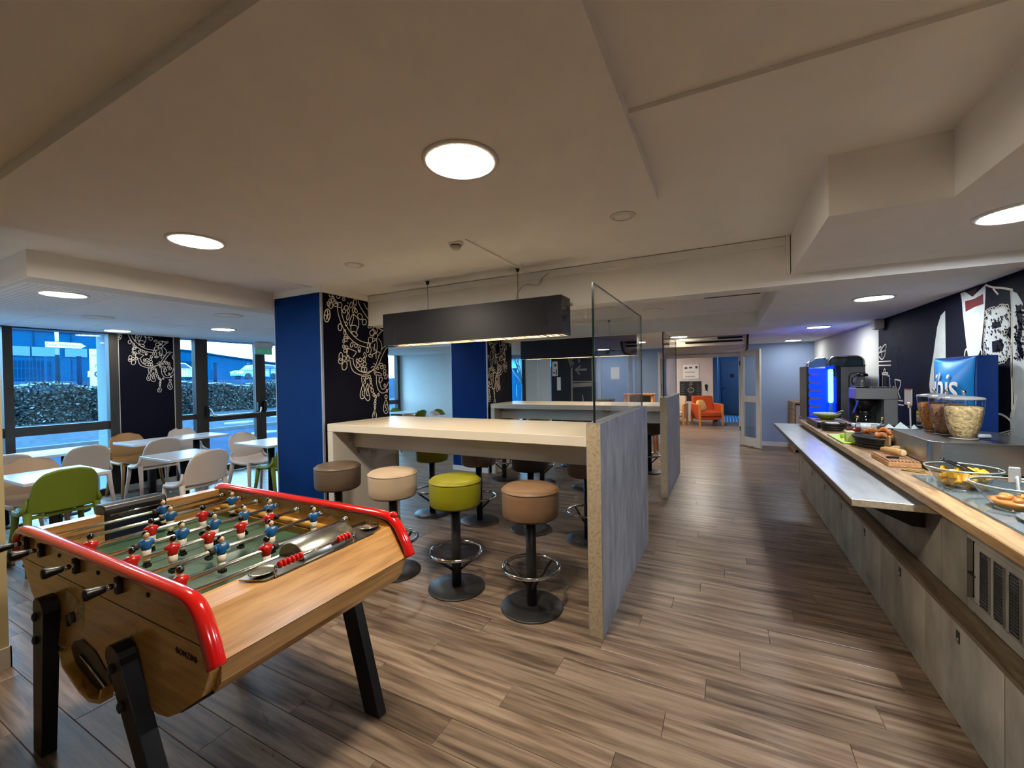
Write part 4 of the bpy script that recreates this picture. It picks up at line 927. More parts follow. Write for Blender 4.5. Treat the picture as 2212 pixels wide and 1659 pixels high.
# cars
M_tyre = mat('tyre', (20, 26, 32), .8); M_cglass = mat('car_glass', (24, 60, 84), .1)
def car(x, y, z, length, paint, label, flip=1, lights=True, estate=.0):
    t = root('car', label, 'car', (x, y, z))
    s = length / 4.0; f = flip
    def Y(v): return y + f * (v - 2.0) * s
    body = [(0.0, .35), (.05, .72), (.25, .82), (.95, .92), (1.55, 1.40), (2.6, 1.46), (3.5 + estate, 1.38), (3.9, .95), (4.0, .60), (3.98, .32), (3.55, .25), (.45, .25)]
    part('body', MB().prism([(Y(a), z + b) for a, b in body], 'x', x - .85, x + .85), paint, t, bevel=.06)
    part('side_window', MB().prism([(Y(a), z + b) for a, b in ((1.18, .96), (1.62, 1.34), (2.2, 1.38), (2.2, .96))], 'x', x + .851, x + .86), M_cglass, t)
    part('side_window', MB().prism([(Y(a), z + b) for a, b in ((2.28, .96), (2.28, 1.38), (3.3, 1.33), (3.55, .98))], 'x', x + .851, x + .86), M_cglass, t)
    part('windscreen', MB().prism([(Y(.98), z + .945), (Y(1.54), z + 1.385), (Y(1.50), z + 1.395), (Y(.94), z + .955)], 'x', x - .7, x + .7), M_cglass, t)
    for a in (.75, 3.2):
        for sx in (-.84, .74): part('wheel', MB().lathe([(.2, sx), (.31, sx), (.31, sx + .16), (.2, sx + .17)], (x, Y(a), z + .31), 16, axis='x'), M_tyre, t)
    for sx in (-.62, .45):
        part('head_lamp', MB().rbox(x + sx, x + sx + .2, min(Y(-.02), Y(.1)), max(Y(-.02), Y(.1)), z + .62, z + .74, .02), mat('head_lamp_on', (255, 240, 220), .3, emis=(1, .85, .65), estr=6 if lights else 1.5), t)
        part('tail_lamp', MB().rbox(x + sx, x + sx + .2, min(Y(3.93), Y(4.02)), max(Y(3.93), Y(4.02)), z + .68, z + .8, .02), mat('tail_lamp_on', (255, 60, 50), .3, emis=(1, .15, .1), estr=3), t)
    part('side_lamp', MB().rbox(x + .84, x + .87, min(Y(.06), Y(.28)), max(Y(.06), Y(.28)), z + .62, z + .76, .01), mat('head_lamp_on', (255, 240, 220)), t)
    return t
car(-41, 25.1, 1.86, 4.0, mat('pale_teal_paint', (120, 178, 176), .3, coat=.5), 'pale car with lit headlights on the road behind the glass door')
car(-41, 18.3, 1.86, 4.2, mat('white_car_paint', (190, 214, 220), .3, coat=.5), 'white car with red tail lamp behind the narrow side window', flip=-1)
car(-38, 14.3, 1.75, 4.1, mat('white_car_paint', (190, 214, 220)), 'white car behind the hedge at the right of the large window')
# bare winter trees
M_bark = mat('bare_bark', (60, 82, 92), .9, var=.2)
def bare_tree(x, y, z, h, label, seed):
    rr = random.Random(seed); t = root('bare_tree', label, 'tree', (x, y, z)); tw = MB()
    part('trunk', MB().tube([(x, y, z), (x + .05, y + .03, z + h * .35), (x - .03, y, z + h * .6)], [.09, .07, .05], 8), M_bark, t)
    def br(p, d, l, r, n):
        q = p + d * l; tw.tube([p, (p + q) / 2 + Vector((rr.gauss(0, .04), rr.gauss(0, .04), 0)) * l, q], [r, r * .8, r * .5], 5)
        if n > 0:
            for k in range(3):
                e = (d + Vector((rr.gauss(0, .5), rr.gauss(0, .5), rr.gauss(.15, .3)))).normalized(); br(p + d * l * rr.uniform(.5, 1), e, l * .62, r * .55, n - 1)
    for k in range(7): br(Vector((x, y, z + h * rr.uniform(.3, .6))), Vector((rr.gauss(0, .6), rr.gauss(0, .6), 1)).normalized(), h * .3, .035, 3)
    part('branches', tw, M_bark, t)
bare_tree(-7.2, 15.0, -.16, 4.2, 'bare tree outside the narrow window at the far end', 4)
bare_tree(-6.6, 18.5, -.16, 4.6, 'second bare tree further back outside the far narrow window', 9)
bare_tree(-45, 35.5, 1.8, 6.5, 'bare tree on the road behind the exit sign', 5)
fc = root('garden_fence', 'blue board fence outside the far narrow window', 'fence', (-10, 24, -.16))
for i in range(16):
    x = -13 + i * .55; part('board', MB().box(x, x + .5, 24, 24.05, -.16, 1.9), M_shed, fc)
bh = root('house_behind_trees', 'pale blue house behind the bare trees at the far window', 'building', (-12, 32, -.16))
part('wall', MB().box(-20, -6, 32, 38, -.16, 3.2), mat('pale_house', (90, 160, 190), .7), bh)
part('roof', MB().prism([(31.5, 3.2), (38.5, 3.2), (35, 5.0)], 'x', -20.4, -5.6), mat('house_roof', (150, 190, 205), .7), bh)
for xx in (-17, -13.5, -10): part('window', MB().box(xx, xx + 1.2, 31.96, 32.0, 1.0, 2.4), M_shed2, bh)
# ================================================================== HIGH TABLES, STOOLS, SCREENS
def high_table(y0, y1, label):
    x0, x1, zt = -3.31, -.722, 1.108
    t = root('high_table', label, 'high table', ((x0 + x1) / 2, (y0 + y1) / 2, 0), 'white laminate high tables')
    part('top', MB().rbox(x0, x1, y0, y1, zt - .07, zt, .003), M_lamin, t)
    part('end_panel', MB().rbox(x0, x0 + .07, y0, y1, .002, zt - .0705, .003), M_lamin2, t)
    part('apron', MB().box(x0 + .07, x1, y0 + .24, y0 + .265, .865, zt - .0705), M_lamin2, t)
    part('apron', MB().box(x0 + .07, x1, y1 - .265, y1 - .24, .865, zt - .0705), M_lamin2, t)
    part('end_support', MB().box(x1 - .04, x1, y0 + .3, y1 - .3, .002, zt - .0705), M_lamin2, t)
    return t
high_table(2.68, 3.56, 'white high table nearest the camera, between blue pillar and concrete screen')
high_table(5.73, 6.62, 'white high table further back, under the second box lamp')
M_st = {'brown': mat('brown_leather', (96, 80, 66), .42, var=.05, bump=.12, bscale=160), 'cream': mat('cream_leather', (190, 168, 142), .42, var=.04, bump=.12, bscale=160),
        'green': mat('lime_leather', (138, 136, 18), .40, var=.05, bump=.12, bscale=160), 'tan': mat('tan_leather', (128, 98, 72), .42, var=.05, bump=.12, bscale=160),
        'taupe': mat('taupe_leather', (134, 116, 104), .45, var=.05, bump=.12, bscale=160), 'dark': mat('charcoal_leather', (58, 55, 53), .45, var=.05, bump=.12, bscale=160)}
def make_stool():
    t = root('bar_stool', 'x', 'bar stool', (0, 0, 0), 'round bar stools at the high tables')
    part('base_plate', MB().lathe([(.205, .001), (.205, .006), (.198, .012), (.10, .016), (.042, .017)], n=40), M_darkmetal, t)
    part('post', MB().lathe([(.034, .016), (.034, .59)], n=20), M_darkmetal, t)
    ring = [(.182 * math.cos(a), .182 * math.sin(a), .265) for a in [k * PI / 20 for k in range(40)]]
    part('foot_ring', MB().tube(ring, .0125, 10, closed=True), M_chrome, t)
    for k in range(3):
        a = k * 2 * PI / 3 + .5
        part('ring_strut', MB().tube([(.03 * math.cos(a), .03 * math.sin(a), .135), (.173 * math.cos(a), .173 * math.sin(a), .255)], .009, 8), M_darkmetal, t)
    part('seat_plate', MB().lathe([(.10, .583), (.165, .597), (.165, .601)], n=32), M_darkmetal, t)
    cu = part('cushion', MB().lathe([(.16, .600), (.176, .604), (.183, .616), (.186, .68), (.187, .745), (.186, .774), (.183, .781), (.170, .794), (.14, .802), (.07, .807), (1e-5, .808)], n=48), M_st['brown'], t)
    pr = [(.1868 * math.cos(a), .1868 * math.sin(a), .776) for a in [k * PI / 24 for k in range(48)]]
    part('piping', MB().tube(pr, .0035, 6, closed=True), M_st['brown'], cu)
    return t
st0 = make_stool()
STOOLS = [(-2.95, 2.485, 'brown', 'dark brown round bar stool next to the blue pillar'), (-2.335, 2.485, 'cream', 'cream round bar stool just behind the foosball table corner'),
  (-1.742, 2.484, 'green', 'lime green round bar stool in the front row'), (-1.145, 2.48, 'tan', 'tan round bar stool nearest the concrete screen, in the front row'),
  (-2.953, 3.768, 'green', 'olive green round bar stool behind the first high table'), (-2.332, 3.765, 'taupe', 'taupe round bar stool behind the lime green one'),
  (-1.73, 3.765, 'dark', 'charcoal round bar stool behind the tan one'), (-1.143, 3.74, 'taupe', 'taupe round bar stool half hidden by the near concrete screen'),
  (-2.975, 5.53, 'brown', 'bar stool beside the second pillar, at the second high table'), (-2.358, 5.53, 'dark', 'bar stool at the second high table, behind the charcoal seat'),
  (-1.70, 5.53, 'taupe', 'bar stool at the second high table, third from its pillar'), (-1.10, 5.53, 'cream', 'bar stool at the second high table, between the two concrete screens'),
  (-2.95, 6.82, 'green', 'bar stool behind the second high table by the pillar'), (-2.33, 6.82, 'dark', 'dark bar stool behind the second high table'),
  (-1.70, 6.82, 'taupe', 'taupe bar stool behind the second high table'), (-1.07, 6.82, 'brown', 'bar stool behind the second high table, next to the far concrete screen')]
for i, (x, y, c, lab) in enumerate(STOOLS):
    o = st0 if i == 0 else dup(st0, swap={M_st['brown']: M_st[c]})
    o.location = (x, y, 0); o.rotation_euler = (0, 0, .9 * i); o['label'] = lab
# concrete screens with a glass sheet on top
M_sglass = pane_mat('screen_glass', (.975, .985, .98), .7); M_gedge = mat('green_glass_edge', (12, 30, 28), .15, var=.1)
M_concface = ramp_mat('concrete_face', [(0.3, (96, 98, 104)), (0.5, (124, 125, 130)), (0.7, (148, 148, 150))], 0.5, 4.0, (2.2, 2.2, 0.8), detail=10, bump=0.03)
for (y0, y1, lab) in ((2.335, 3.93, 'concrete board screen with glass sheet beside the nearest stools'), (5.39, 6.95, 'concrete board screen with glass sheet further back by the corridor')):
    x0, x1 = -.716, -.632
    t = root('screen_wall', lab, 'room divider', ((x0 + x1) / 2, (y0 + y1) / 2, 0), 'concrete and glass screens')
    part('board_core', MB().box(x0 + .003, x1 - .003, y0, y1, .002, 1.232), M_concedge, t)
    part('face', MB().box(x1 - .003, x1, y0, y1, .002, 1.232), M_concface, t)
    part('face', MB().box(x0, x0 + .003, y0, y1, .002, 1.232), M_concface, t)
    part('top_cap', MB().box(x0 + .003, x1 - .003, y0 + .002, y1, 1.232, 1.235), M_concface, t)
    gx = -.674
    part('glass_sheet', MB().box(gx - .005, gx + .005, y0 + .03, y1 - .02, 1.236, 2.045), M_sglass, t)
    part('glass_edge', MB().box(gx - .0055, gx + .0055, y0 + .024, y0 + .03, 1.236, 2.046), M_gedge, t)
    part('glass_edge', MB().box(gx - .0055, gx + .0055, y0 + .024, y1 - .02, 2.045, 2.0475), mat('glass_top_edge', (90, 110, 100), .2), t)
    part('glass_edge', MB().box(gx - .0055, gx + .0055, y1 - .02, y1 - .017, 1.236, 2.046), mat('glass_top_edge', (90, 110, 100)), t)

# ================================================================== LOW TABLES AND SHELL CHAIRS
M_ttop = mat('white_table_top', (206, 208, 212), .25, var=.01)
TABLES = [(-5.56, -4.90, 1.16, 1.685, 'white table beside the green chair, nearest at left'), (-7.27, -6.65, 1.20, 2.29, 'long white table along the large window'),
  (-7.27, -6.68, 2.525, 3.67, 'long white table before the navy drawing between windows'), (-5.58, -4.94, 2.15, 2.685, 'white table in the middle row, right of the green chair'),
  (-5.60, -4.89, 3.12, 3.655, 'white table half hidden by the left edge of the blue pillar'), (-7.2, -6.53, 7.5, 8.2, 'white table by the far white wall'),
  (-5.55, -4.86, 6.64, 7.1, 'white table at the back, left of the second pillar'), (-5.5, -4.8, 7.22, 7.9, 'furthest white table, cut by the second pillar')]
for (x0, x1, y0, y1, lab) in TABLES:
    cx, cy = (x0 + x1) / 2, (y0 + y1) / 2
    t = root('dining_table', lab, 'table', (cx, cy, 0), 'white dining tables by the windows')
    part('table_top', MB().rbox(x0, x1, y0, y1, .713, .74, .003), M_ttop, t)
    cols = (cy,) if y1 - y0 < .8 else (y0 + .3, y1 - .3)
    for c in cols:
        part('column', MB().lathe([(.042, .012), (.042, .705)], (cx, c, 0), 16), M_darkmetal, t)
        part('base', MB().lathe([(.20, .001), (.20, .007), (.06, .014)], (cx, c, 0), 28), M_darkmetal, t)
        part('head_plate', MB().box(cx - .14, cx + .14, c - .14, c + .14, .704, .713), M_darkmetal, t)
M_ch = {'white': mat('white_shell_plastic', (212, 198, 188), .45, var=.02), 'green': mat('green_shell_plastic', (112, 128, 34), .45, var=.03), 'ochre': mat('ochre_shell_plastic', (168, 126, 76), .45, var=.03),
        'sand': mat('sand_shell_plastic', (188, 158, 128), .45, var=.03), 'grey': mat('grey_shell_plastic', (150, 150, 156), .45, var=.02)}
def make_chair():
    """one-piece shell chair facing +x: seat, flared back, short side wings running into splayed legs"""
    t = root('shell_chair', 'x', 'chair', (0, 0, 0), 'shell chairs at the white tables')
    m = M_ch['white']
    def seat(u, v):
        y = (u - .5) * (.40 + .03 * math.sin(PI * v)); x = -.19 + v * .40
        r = abs(u - .5) * 2
        if v > .7: y *= 1 - .22 * ((v - .7) / .3) ** 2
        z = .455 + .018 * r * r - .016 * math.sin(PI * min(1, v * 1.1)) + (.05 * (1 - v / .22) ** 2 if v < .22 else 0) - (.02 * ((v - .85) / .15) ** 2 if v > .85 else 0)
        return (x, y, z)
    part('seat', MB().grid(seat, 14, 14, thick=.016), m, t)
    def back(u, v):
        s = (u - .5) * 2; h = v
        k = 1.0 if h < .5 else math.sqrt(max(0, 1 - ((h - .5) / .5) ** 2.4))
        y = s * (.212 - .022 * h) * (.52 + .48 * k)
        x = -.205 - .105 * h - .02 * h * h + .055 * s * s * (1 - .35 * h)
        z = .475 + .352 * h * (1 - .10 * max(0, abs(s) - .35) ** 2 * h)
        return (x, y, z)
    part('backrest', MB().grid(back, 24, 26, thick=.014, nrm=(1, 0, .3)), m, t)
    for sgn in (-1, 1):
        wing = MB().tube(smooth_pts([(-.165, .205 * sgn, .60), (-.175, .222 * sgn, .53), (-.12, .232 * sgn, .485), (.0, .228 * sgn, .468), (.12, .215 * sgn, .462), (.17, .195 * sgn, .455)], k=4), [.012, .013, .015, .017, .019, .021, .022, .022, .022, .022, .021, .021, .02, .02, .02, .02, .02, .018, .016, .014, .012], 8, flat=(1.0, .8))
        part('side_wing', wing, m, t)
        part('leg', MB().tube([(.145, .195 * sgn, .455), (.165, .205 * sgn, .30), (.205, .235 * sgn, .0)], [.026, .021, .015], 8), m, t)
        part('leg', MB().tube([(-.16, .205 * sgn, .485), (-.19, .212 * sgn, .32), (-.255, .235 * sgn, .0)], [.027, .022, .015], 8), m, t)
        part('foot_glide', MB().cyl((.205, .235 * sgn, 0.001), (.205, .235 * sgn, .008), .016, 8), M_black, t)
    part('cross_rib', MB().box(-.16, .14, -.012, .012, .425, .445).box(.12, .145, -.19, .19, .425, .447).box(-.17, -.145, -.2, .2, .43, .455), m, t)
    return t
ch0 = make_chair()
CH = [(-5.14, 1.40, PI, 'green', 'olive green shell chair beside the foosball table'), (-5.57, 1.43, 0, 'sand', 'brown shell chair behind the near white table, left of the green chair'),
  (-5.02, 2.40, PI + .06, 'white', 'white shell chair right of the green one, nearest the pillar'), (-6.76, 2.04, PI, 'white', 'white shell chair with its back to us before the large window'),
  (-6.70, 1.42, PI, 'white', 'white shell chair cut by the left edge of the picture'), (-7.22, 2.75, 0, 'ochre', 'ochre shell chair against the navy drawing wall'),
  (-7.22, 3.42, 0, 'white', 'white shell chair between the long table and the side window'), (-6.66, 2.72, PI, 'white', 'white shell chair between the two middle white tables'),
  (-5.61, 3.41, 0.05, 'white', 'white shell chair facing us by the glass door'), (-5.02, 3.36, PI, 'green', 'pale green shell chair half hidden behind the blue pillar'),
  (-6.96, 7.85, 0, 'green', 'green shell chair at the far window, leftmost at the back'), (-6.47, 7.55, PI, 'green', 'green shell chair at the back, behind the first high table'),
  (-5.83, 6.98, PI / 2, 'ochre', 'ochre shell chair at the back, seen just above the high table'), (-5.37, 7.33, 0, 'white', 'white shell chair at the back by the white wall'),
  (-5.66, 7.86, 0, 'green', 'green shell chair at the back, right of the white table corner'), (-5.0, 7.95, -PI / 2, 'grey', 'grey shell chair furthest back, cut by the second pillar')]
chairs = [ch0] + [dup(ch0) for _ in CH[1:]]
for o, (x, y, a, c, lab) in zip(chairs, CH):
    for ch in o.children:
        for sl in ch.material_slots:
            if sl.material == M_ch['white'] and c != 'white': sl.link = 'OBJECT'; sl.material = M_ch[c]
    o.location = (x, y, 0); o.rotation_euler = (0, 0, a); o['label'] = lab
# ================================================================== FOOSBALL TABLE
M_beech = ramp_mat('beech_veneer', [(0.30, (152, 106, 52)), (0.5, (184, 136, 76)), (0.7, (202, 156, 96))], 0.28, 3.0, (14, 1.0, 14), detail=6, coat=.35)
M_beechx = ramp_mat('beech_veneer_long', [(0.30, (156, 112, 40)), (0.5, (184, 138, 58)), (0.7, (200, 154, 76))], 0.30, 3.0, (1.0, 14, 14), detail=6, coat=.35)
M_field = ramp_mat('green_playfield', [(0.34, (36, 62, 46)), (0.52, (52, 84, 60)), (0.62, (62, 94, 70)), (0.72, (150, 160, 140))], 0.4, 2.4, (1, 1, 1), detail=9, coat=.1)
M_red = mat('red_lacquer', (196, 18, 12), .16, var=.02, coat=.8)
M_leg = mat('black_wood', (15, 15, 16), .4, var=.1)
M_rod = mat('polished_steel_rod', (214, 210, 200), .26, metal=1.0, var=.02)
M_shirt_b = mat('player_blue', (28, 92, 150), .22, var=.04, coat=.5); M_shirt_r = mat('player_red', (186, 24, 18), .22, var=.04, coat=.5)
M_skin = mat('player_face', (224, 190, 150), .3, coat=.3); M_short = mat('player_white', (222, 212, 190), .35, coat=.3); M_hair = mat('player_hair', (12, 10, 10), .2, coat=.5)
M_rub = mat('rubber_bumper', (34, 26, 26), .6)
ft = root('foosball_table', 'wooden foosball table with red rails and black legs', 'foosball table', (-2.0, 1.01, 0))
YN, YFAR = .629, 1.425        # outer faces of the two side panels
TH = .028
# side panel outline (x, z)
SP = [(-1.262, .74), (-1.27, .70), (-1.309, .625), (-1.45, .527)] + [(-1.50, .500), (-1.56, .488), (-2.36, .488), (-2.42, .505)] + [(-2.50, .545), (-2.66, .70), (-2.72, .78), (-2.735, .84), (-2.71, .872), (-2.66, .882), (-1.44, .882), (-1.37, .872), (-1.33, .845)]
RAIL = smooth_pts([(-1.240, .728), (-1.268, .79), (-1.305, .848), (-1.345, .880), (-1.41, .891), (-1.60, .892), (-2.02, .892), (-2.40, .892), (-2.64, .891), (-2.70, .880), (-2.735, .845), (-2.745, .79), (-2.730, .75)], k=5)
for y0, y1, yr in ((YN, YN + TH, YN + .006), (YFAR - TH, YFAR, YFAR - .006)):
    sp = part('side_panel', MB().prism(SP, 'y', y0, y1), M_beechx, ft, bevel=.003)
    rl = part('rail', MB().tube([(x, yr, z) for x, z in RAIL], .0215, 14, flat=(.85, 1.15)), M_red, ft)
part('seam_groove', MB().box(-2.66, -1.285, YN - .0006, YN + .0005, .7685, .7715), mat('groove_dark', (70, 46, 20), .7), ft)
part('maker_name', text_mb('·BONZINI·', .026, wall_frame((-1.385, YN - .0008, .722), (1, 0, 0), (0, 0, 1)), .0004, spacing=1.05), mat('ink_black', (14, 12, 10), .6), ft, kind='stuff')
part('sticker', MB().prism([(-2.235, .735), (-2.075, .705), (-2.085, .625), (-2.24, .655)], 'y', YN - .0012, YN - .0002), mat('worn_sticker', (170, 150, 110), .5, var=.35, vscale=40), ft)
part('coin_lock', MB().lathe([(.02, YN - .012), (.02, YN)], (-2.17, 0, .64), 14, axis='y').box(-2.215, -2.20, YN - .01, YN, .60, .64), M_darkmetal, ft)
yi0, yi1 = YN + TH, YFAR - TH
# inner parts
part('playfield', MB().box(-2.66, -1.44, yi0, yi1, .730, .742), M_field, ft)
mk = MB(); M_mark = mat('field_marking', (28, 46, 36), .5)
for k in range(9): mk.box(-2.62 + k * .145, -2.606 + k * .145, yi0 + .01, yi1 - .01, .742, .7423)
part('field_marking', mk, M_mark, ft, kind='stuff')
for ya in (yi1 - .035, yi0): part('field_border', MB().box(-2.66, -1.44, ya, ya + .035, .742, .775), M_beechx, ft)
part('ball_ramp', MB().cyl((-2.60, yi1 - .014, .79), (-1.50, yi1 - .014, .79), .017, 12), M_beechx, ft)
for k in range(8): part('ramp_block', MB().box(-2.55 + k * .145, -2.535 + k * .145, yi1 - .03, yi1, .742, .80), M_beechx, ft)
# back end (far goal)
part('end_wall', MB().box(-2.72, -2.66, yi0, 1.0 - .115, .60, .878).box(-2.72, -2.66, 1.0 + .135, yi1, .60, .878).box(-2.72, -2.66, .885, 1.135, .60, .70), M_beech, ft)
gb = MB(); gb.prism([(-2.76, .72), (-2.655, .72), (-2.655, .90), (-2.67, .918), (-2.70, .922), (-2.76, .915)], 'y', .885, 1.135)
part('goal_box', gb, M_black, ft, bevel=.006)
part('goal_mouth', MB().box(-2.6552, -2.653, .90, 1.12, .745, .845), mat('goal_navy', (10, 20, 46), .5), ft)
part('score_rail', MB().cyl((-2.645, .90, .875), (-2.645, 1.12, .875), .004, 8), M_chrome, ft)
# near end: top plank, sloped face, lower apron
part('end_top', MB().prism([(-1.46, .845), (-1.332, .850), (-1.332, .825), (-1.46, .82)], 'y', yi0, yi1), M_beech, ft)
part('end_inner_face', MB().box(-1.462, -1.445, yi0, yi1, .742, .82), M_beech, ft)
part('end_slope', MB().prism([(-1.332, .850), (-1.252, .728), (-1.272, .716), (-1.345, .83)], 'y', yi0, yi1), M_beech, ft)
part('end_apron', MB().prism([(-1.262, .719), (-1.266, .662), (-1.30, .62), (-1.32, .62), (-1.285, .716)], 'y', yi0, yi1), M_beech, ft, bevel=.002)
part('bottom_edge', MB().prism([(-1.30, .621), (-1.46, .515), (-1.55, .482), (-1.58, .482), (-1.46, .54), (-1.32, .635)], 'y', yi0 - .01, yi1 + .01), M_leg, ft)
part('underside', MB().box(-2.40, -1.55, yi0, yi1, .482, .50), M_leg, ft)
part('cabinet_back', MB().prism([(-2.66, .70), (-2.50, .545), (-2.42, .505), (-2.40, .52), (-2.64, .71)], 'y', yi0, yi1), M_beech, ft)
# scoring plate on the near end
M_plate = mat('worn_steel_plate', (150, 150, 142), .32, metal=1.0, var=.1, vscale=14)
pl = [(-1.425, .80), (-1.345, .835), (-1.335, .88), (-1.335, 1.30), (-1.36, 1.365), (-1.41, 1.385), (-1.455, 1.37), (-1.46, 1.33), (-1.465, .90)]
sp_ = part('score_plate', MB().prism(pl, 'z', .852, .857), M_plate, ft)
part('goal_cover', MB().lathe([(.062, .985), (.066, .99), (.066, 1.225), (.062, 1.23)], (-1.425, 0, .845), 28, axis='y', sx=1.0, sy=1.15), M_plate, sp_)
for yc in (.862, 1.335): part('ball_cup', MB().lathe([(.038, .866), (.034, .869), (.028, .862), (.012, .857), (1e-5, .8565)], (-1.395, yc, 0), 20, sx=1, sy=1.2), mat('cup_brass', (190, 182, 150), .2, metal=1.0), sp_)
part('bead_rail', MB().cyl((-1.338, .865, .889), (-1.338, 1.20, .889), .003, 8), M_chrome, sp_)
for yc in (.868, 1.195): part('rail_post', MB().cyl((-1.338, yc, .853), (-1.338, yc, .89), .004, 8), M_chrome, sp_)
for k in range(6): part('score_bead', MB().ball((-1.338, .884 + k * .0155, .889), (.0135, .0079, .0135), 14, 8), M_red, sp_)
for k in range(4): part('score_bead', MB().ball((-1.338, 1.125 + k * .0155, .889), (.0135, .0079, .0135), 14, 8), M_red, sp_)
# ball return tray on the near side
lipo = [(-2.205, .520), (-2.175, .470), (-2.03, .424), (-1.95, .418), (-1.865, .440), (-1.845, .492)]
lipi = [(-1.857, .492), (-1.874, .450), (-1.952, .431), (-2.027, .437), (-2.165, .479), (-2.193, .520)]
tr = part('ball_tray', MB().prism(lipo + lipi, 'y', YN - .034, YN), M_beechx, ft)
part('tray_mouth', MB().prism([(-2.193, .520), (-2.165, .552), (-2.09, .578), (-1.99, .566), (-1.89, .515), (-1.86, .485), (-1.874, .450), (-1.952, .431), (-2.027, .437), (-2.165, .479)], 'y', YN - .003, YN - .0004), M_black, tr)
part('tray_lip', MB().cyl((-2.10, YN - .006, .520), (-1.90, YN - .006, .465), .004, 6), M_chrome, tr)
# legs
def leg(xt, zt, xb, yo_t, yo_b, yi_t, yi_b, bolts, out):
    w, wb = .052, .045; d = Vector((xb - xt, -zt)).normalized(); n = Vector((-d.y, d.x))
    top = [(xt + w * math.cos(a) * 1.0, zt + w * math.sin(a)) for a in [k * PI / 8 for k in range(9)]]
    pts = top + [(xb - wb, .001), (xb + wb, .001)]
    mb = MB().prism(pts, 'y', 0, 1)
    mb.v = [(x, (yo_t + (yi_t - yo_t) * y) * (z / zt) + (yo_b + (yi_b - yo_b) * y) * (1 - z / zt), z) for x, y, z in mb.v]
    l = part('leg', mb, M_leg, ft, bevel=.003)
    for bx_, bz_ in bolts:
        yb = yo_t * (bz_ / zt) + yo_b * (1 - bz_ / zt)
        part('bolt', MB().lathe([(.016, yb + .003 * -out), (.016, yb + .010 * -out), (.007, yb + .013 * -out)], (bx_, 0, bz_), 12, axis='y'), M_darkmetal, l)
leg(-2.335, .645, -2.512, YN - .050, .610, YN - .002, .655, ((-2.352, .622), (-2.375, .523)), 1)
leg(-1.715, .635, -1.425, YN - .050, .610, YN - .002, .655, ((-1.712, .616), (-1.67, .507)), 1)
leg(-2.335, .645, -2.512, YFAR + .002, 1.352, YFAR + .05, 1.397, (), -1)
leg(-1.715, .635, -1.422, YFAR + .002, 1.352, YFAR + .05, 1.397, (), -1)
part('leg_stretcher', MB().box(-2.46, -2.40, .66, 1.38, .40, .44), M_leg, ft)
# rods with players
ZR = .85
def player(x, y, red, parent):
    """man on a rod; blue men face +x, red men face -x"""
    s = -1 if red else 1
    mb = MB()
    SH, SK, WH, HA = 0, 1, 2, 3
    def sec(z, rx, ry, n=12): return [(rx * math.cos(2 * PI * k / n), ry * math.sin(2 * PI * k / n), z) for k in range(n)]
    def loft(secs, mi):
        n = len(secs[0]); vs = [p for q in secs for p in q]; fs = []
        for j in range(len(secs) - 1):
            for i in range(n): fs.append((j * n + i, j * n + (i + 1) % n, (j + 1) * n + (i + 1) % n, (j + 1) * n + i))
        fs += [tuple(range(n - 1, -1, -1)), tuple((len(secs) - 1) * n + i for i in range(n))]
        mb.add(vs, fs, mi, True)
    loft([sec(-.022, .0125, .015), sec(-.012, .014, .017), sec(.002, .0165, .021), sec(.012, .016, .0235), sec(.018, .013, .0215), sec(.022, .008, .011)], SH)      # shirt
    loft([sec(-.052, .0105, .0135), sec(-.040, .012, .0155), sec(-.022, .0128, .0158)], WH)                                                                          # shorts
    loft([sec(-.070, .0095, .0115), sec(-.0525, .0105, .0128)], WH)
    loft([sec(-.078, .0085, .0105), sec(-.070, .0092, .0112)], HA)
    mb.rbox(-.010, .016, -.0115, .0115, -.094, -.078, .003, HA)                                                                                                      # boots
    for k in (-1, 1): mb.ball((.002, .0205 * k, .005), (.008, .0062, .013), 8, 6, SH)                                                                               # arms folded to the rod
    mb.tube([(0, 0, .020), (0, 0, .028)], .0062, 8, mi=SK)
    mb.ball((.0015, 0, .0375), (.0112, .0100, .0132), 12, 8, SK)                                                                                                     # head
    mb.ball((-.0035, 0, .0428), (.0122, .0112, .0122), 12, 8, HA)                                                                                                    # hair
    mb.ball((.0125, 0, .0365), (.0022, .0018, .0028), 6, 4, SK)                                                                                                      # nose
    mb.prism([(-.010, .0215), (.010, .0215), (0, .010)], 'x', .0125, .0142, WH)                                                                                      # collar
    for k in (-1, 1): mb.ball((.0118, .0035 * k, .0395), (.0012, .0014, .001), 5, 4, HA)
    mb.ball((.0122, 0, .0315), (.0009, .0028, .0008), 5, 4, SH if red else HA)
    mb.v = [(x + s * p[0] * 1.06, y + s * p[1] * 1.06, ZR + p[2] * 1.0) for p in mb.v]
    part('player', mb, [M_shirt_r if red else M_shirt_b, M_skin, M_short, M_hair], parent)
RODS = [(-2.612, 0, (1.099,)), (-2.446, 0, (1.058, 1.347)), (-2.288, 1, (.716, .917, 1.123)), (-2.110, 0, (.828, .954, 1.083, 1.217, 1.346)),
        (-1.948, 1, (.720, .848, .977, 1.108, 1.239)), (-1.774, 0, (.934, 1.136, 1.348)), (-1.598, 1, (.713, 1.002)), (-1.505, 1, (.99,))]
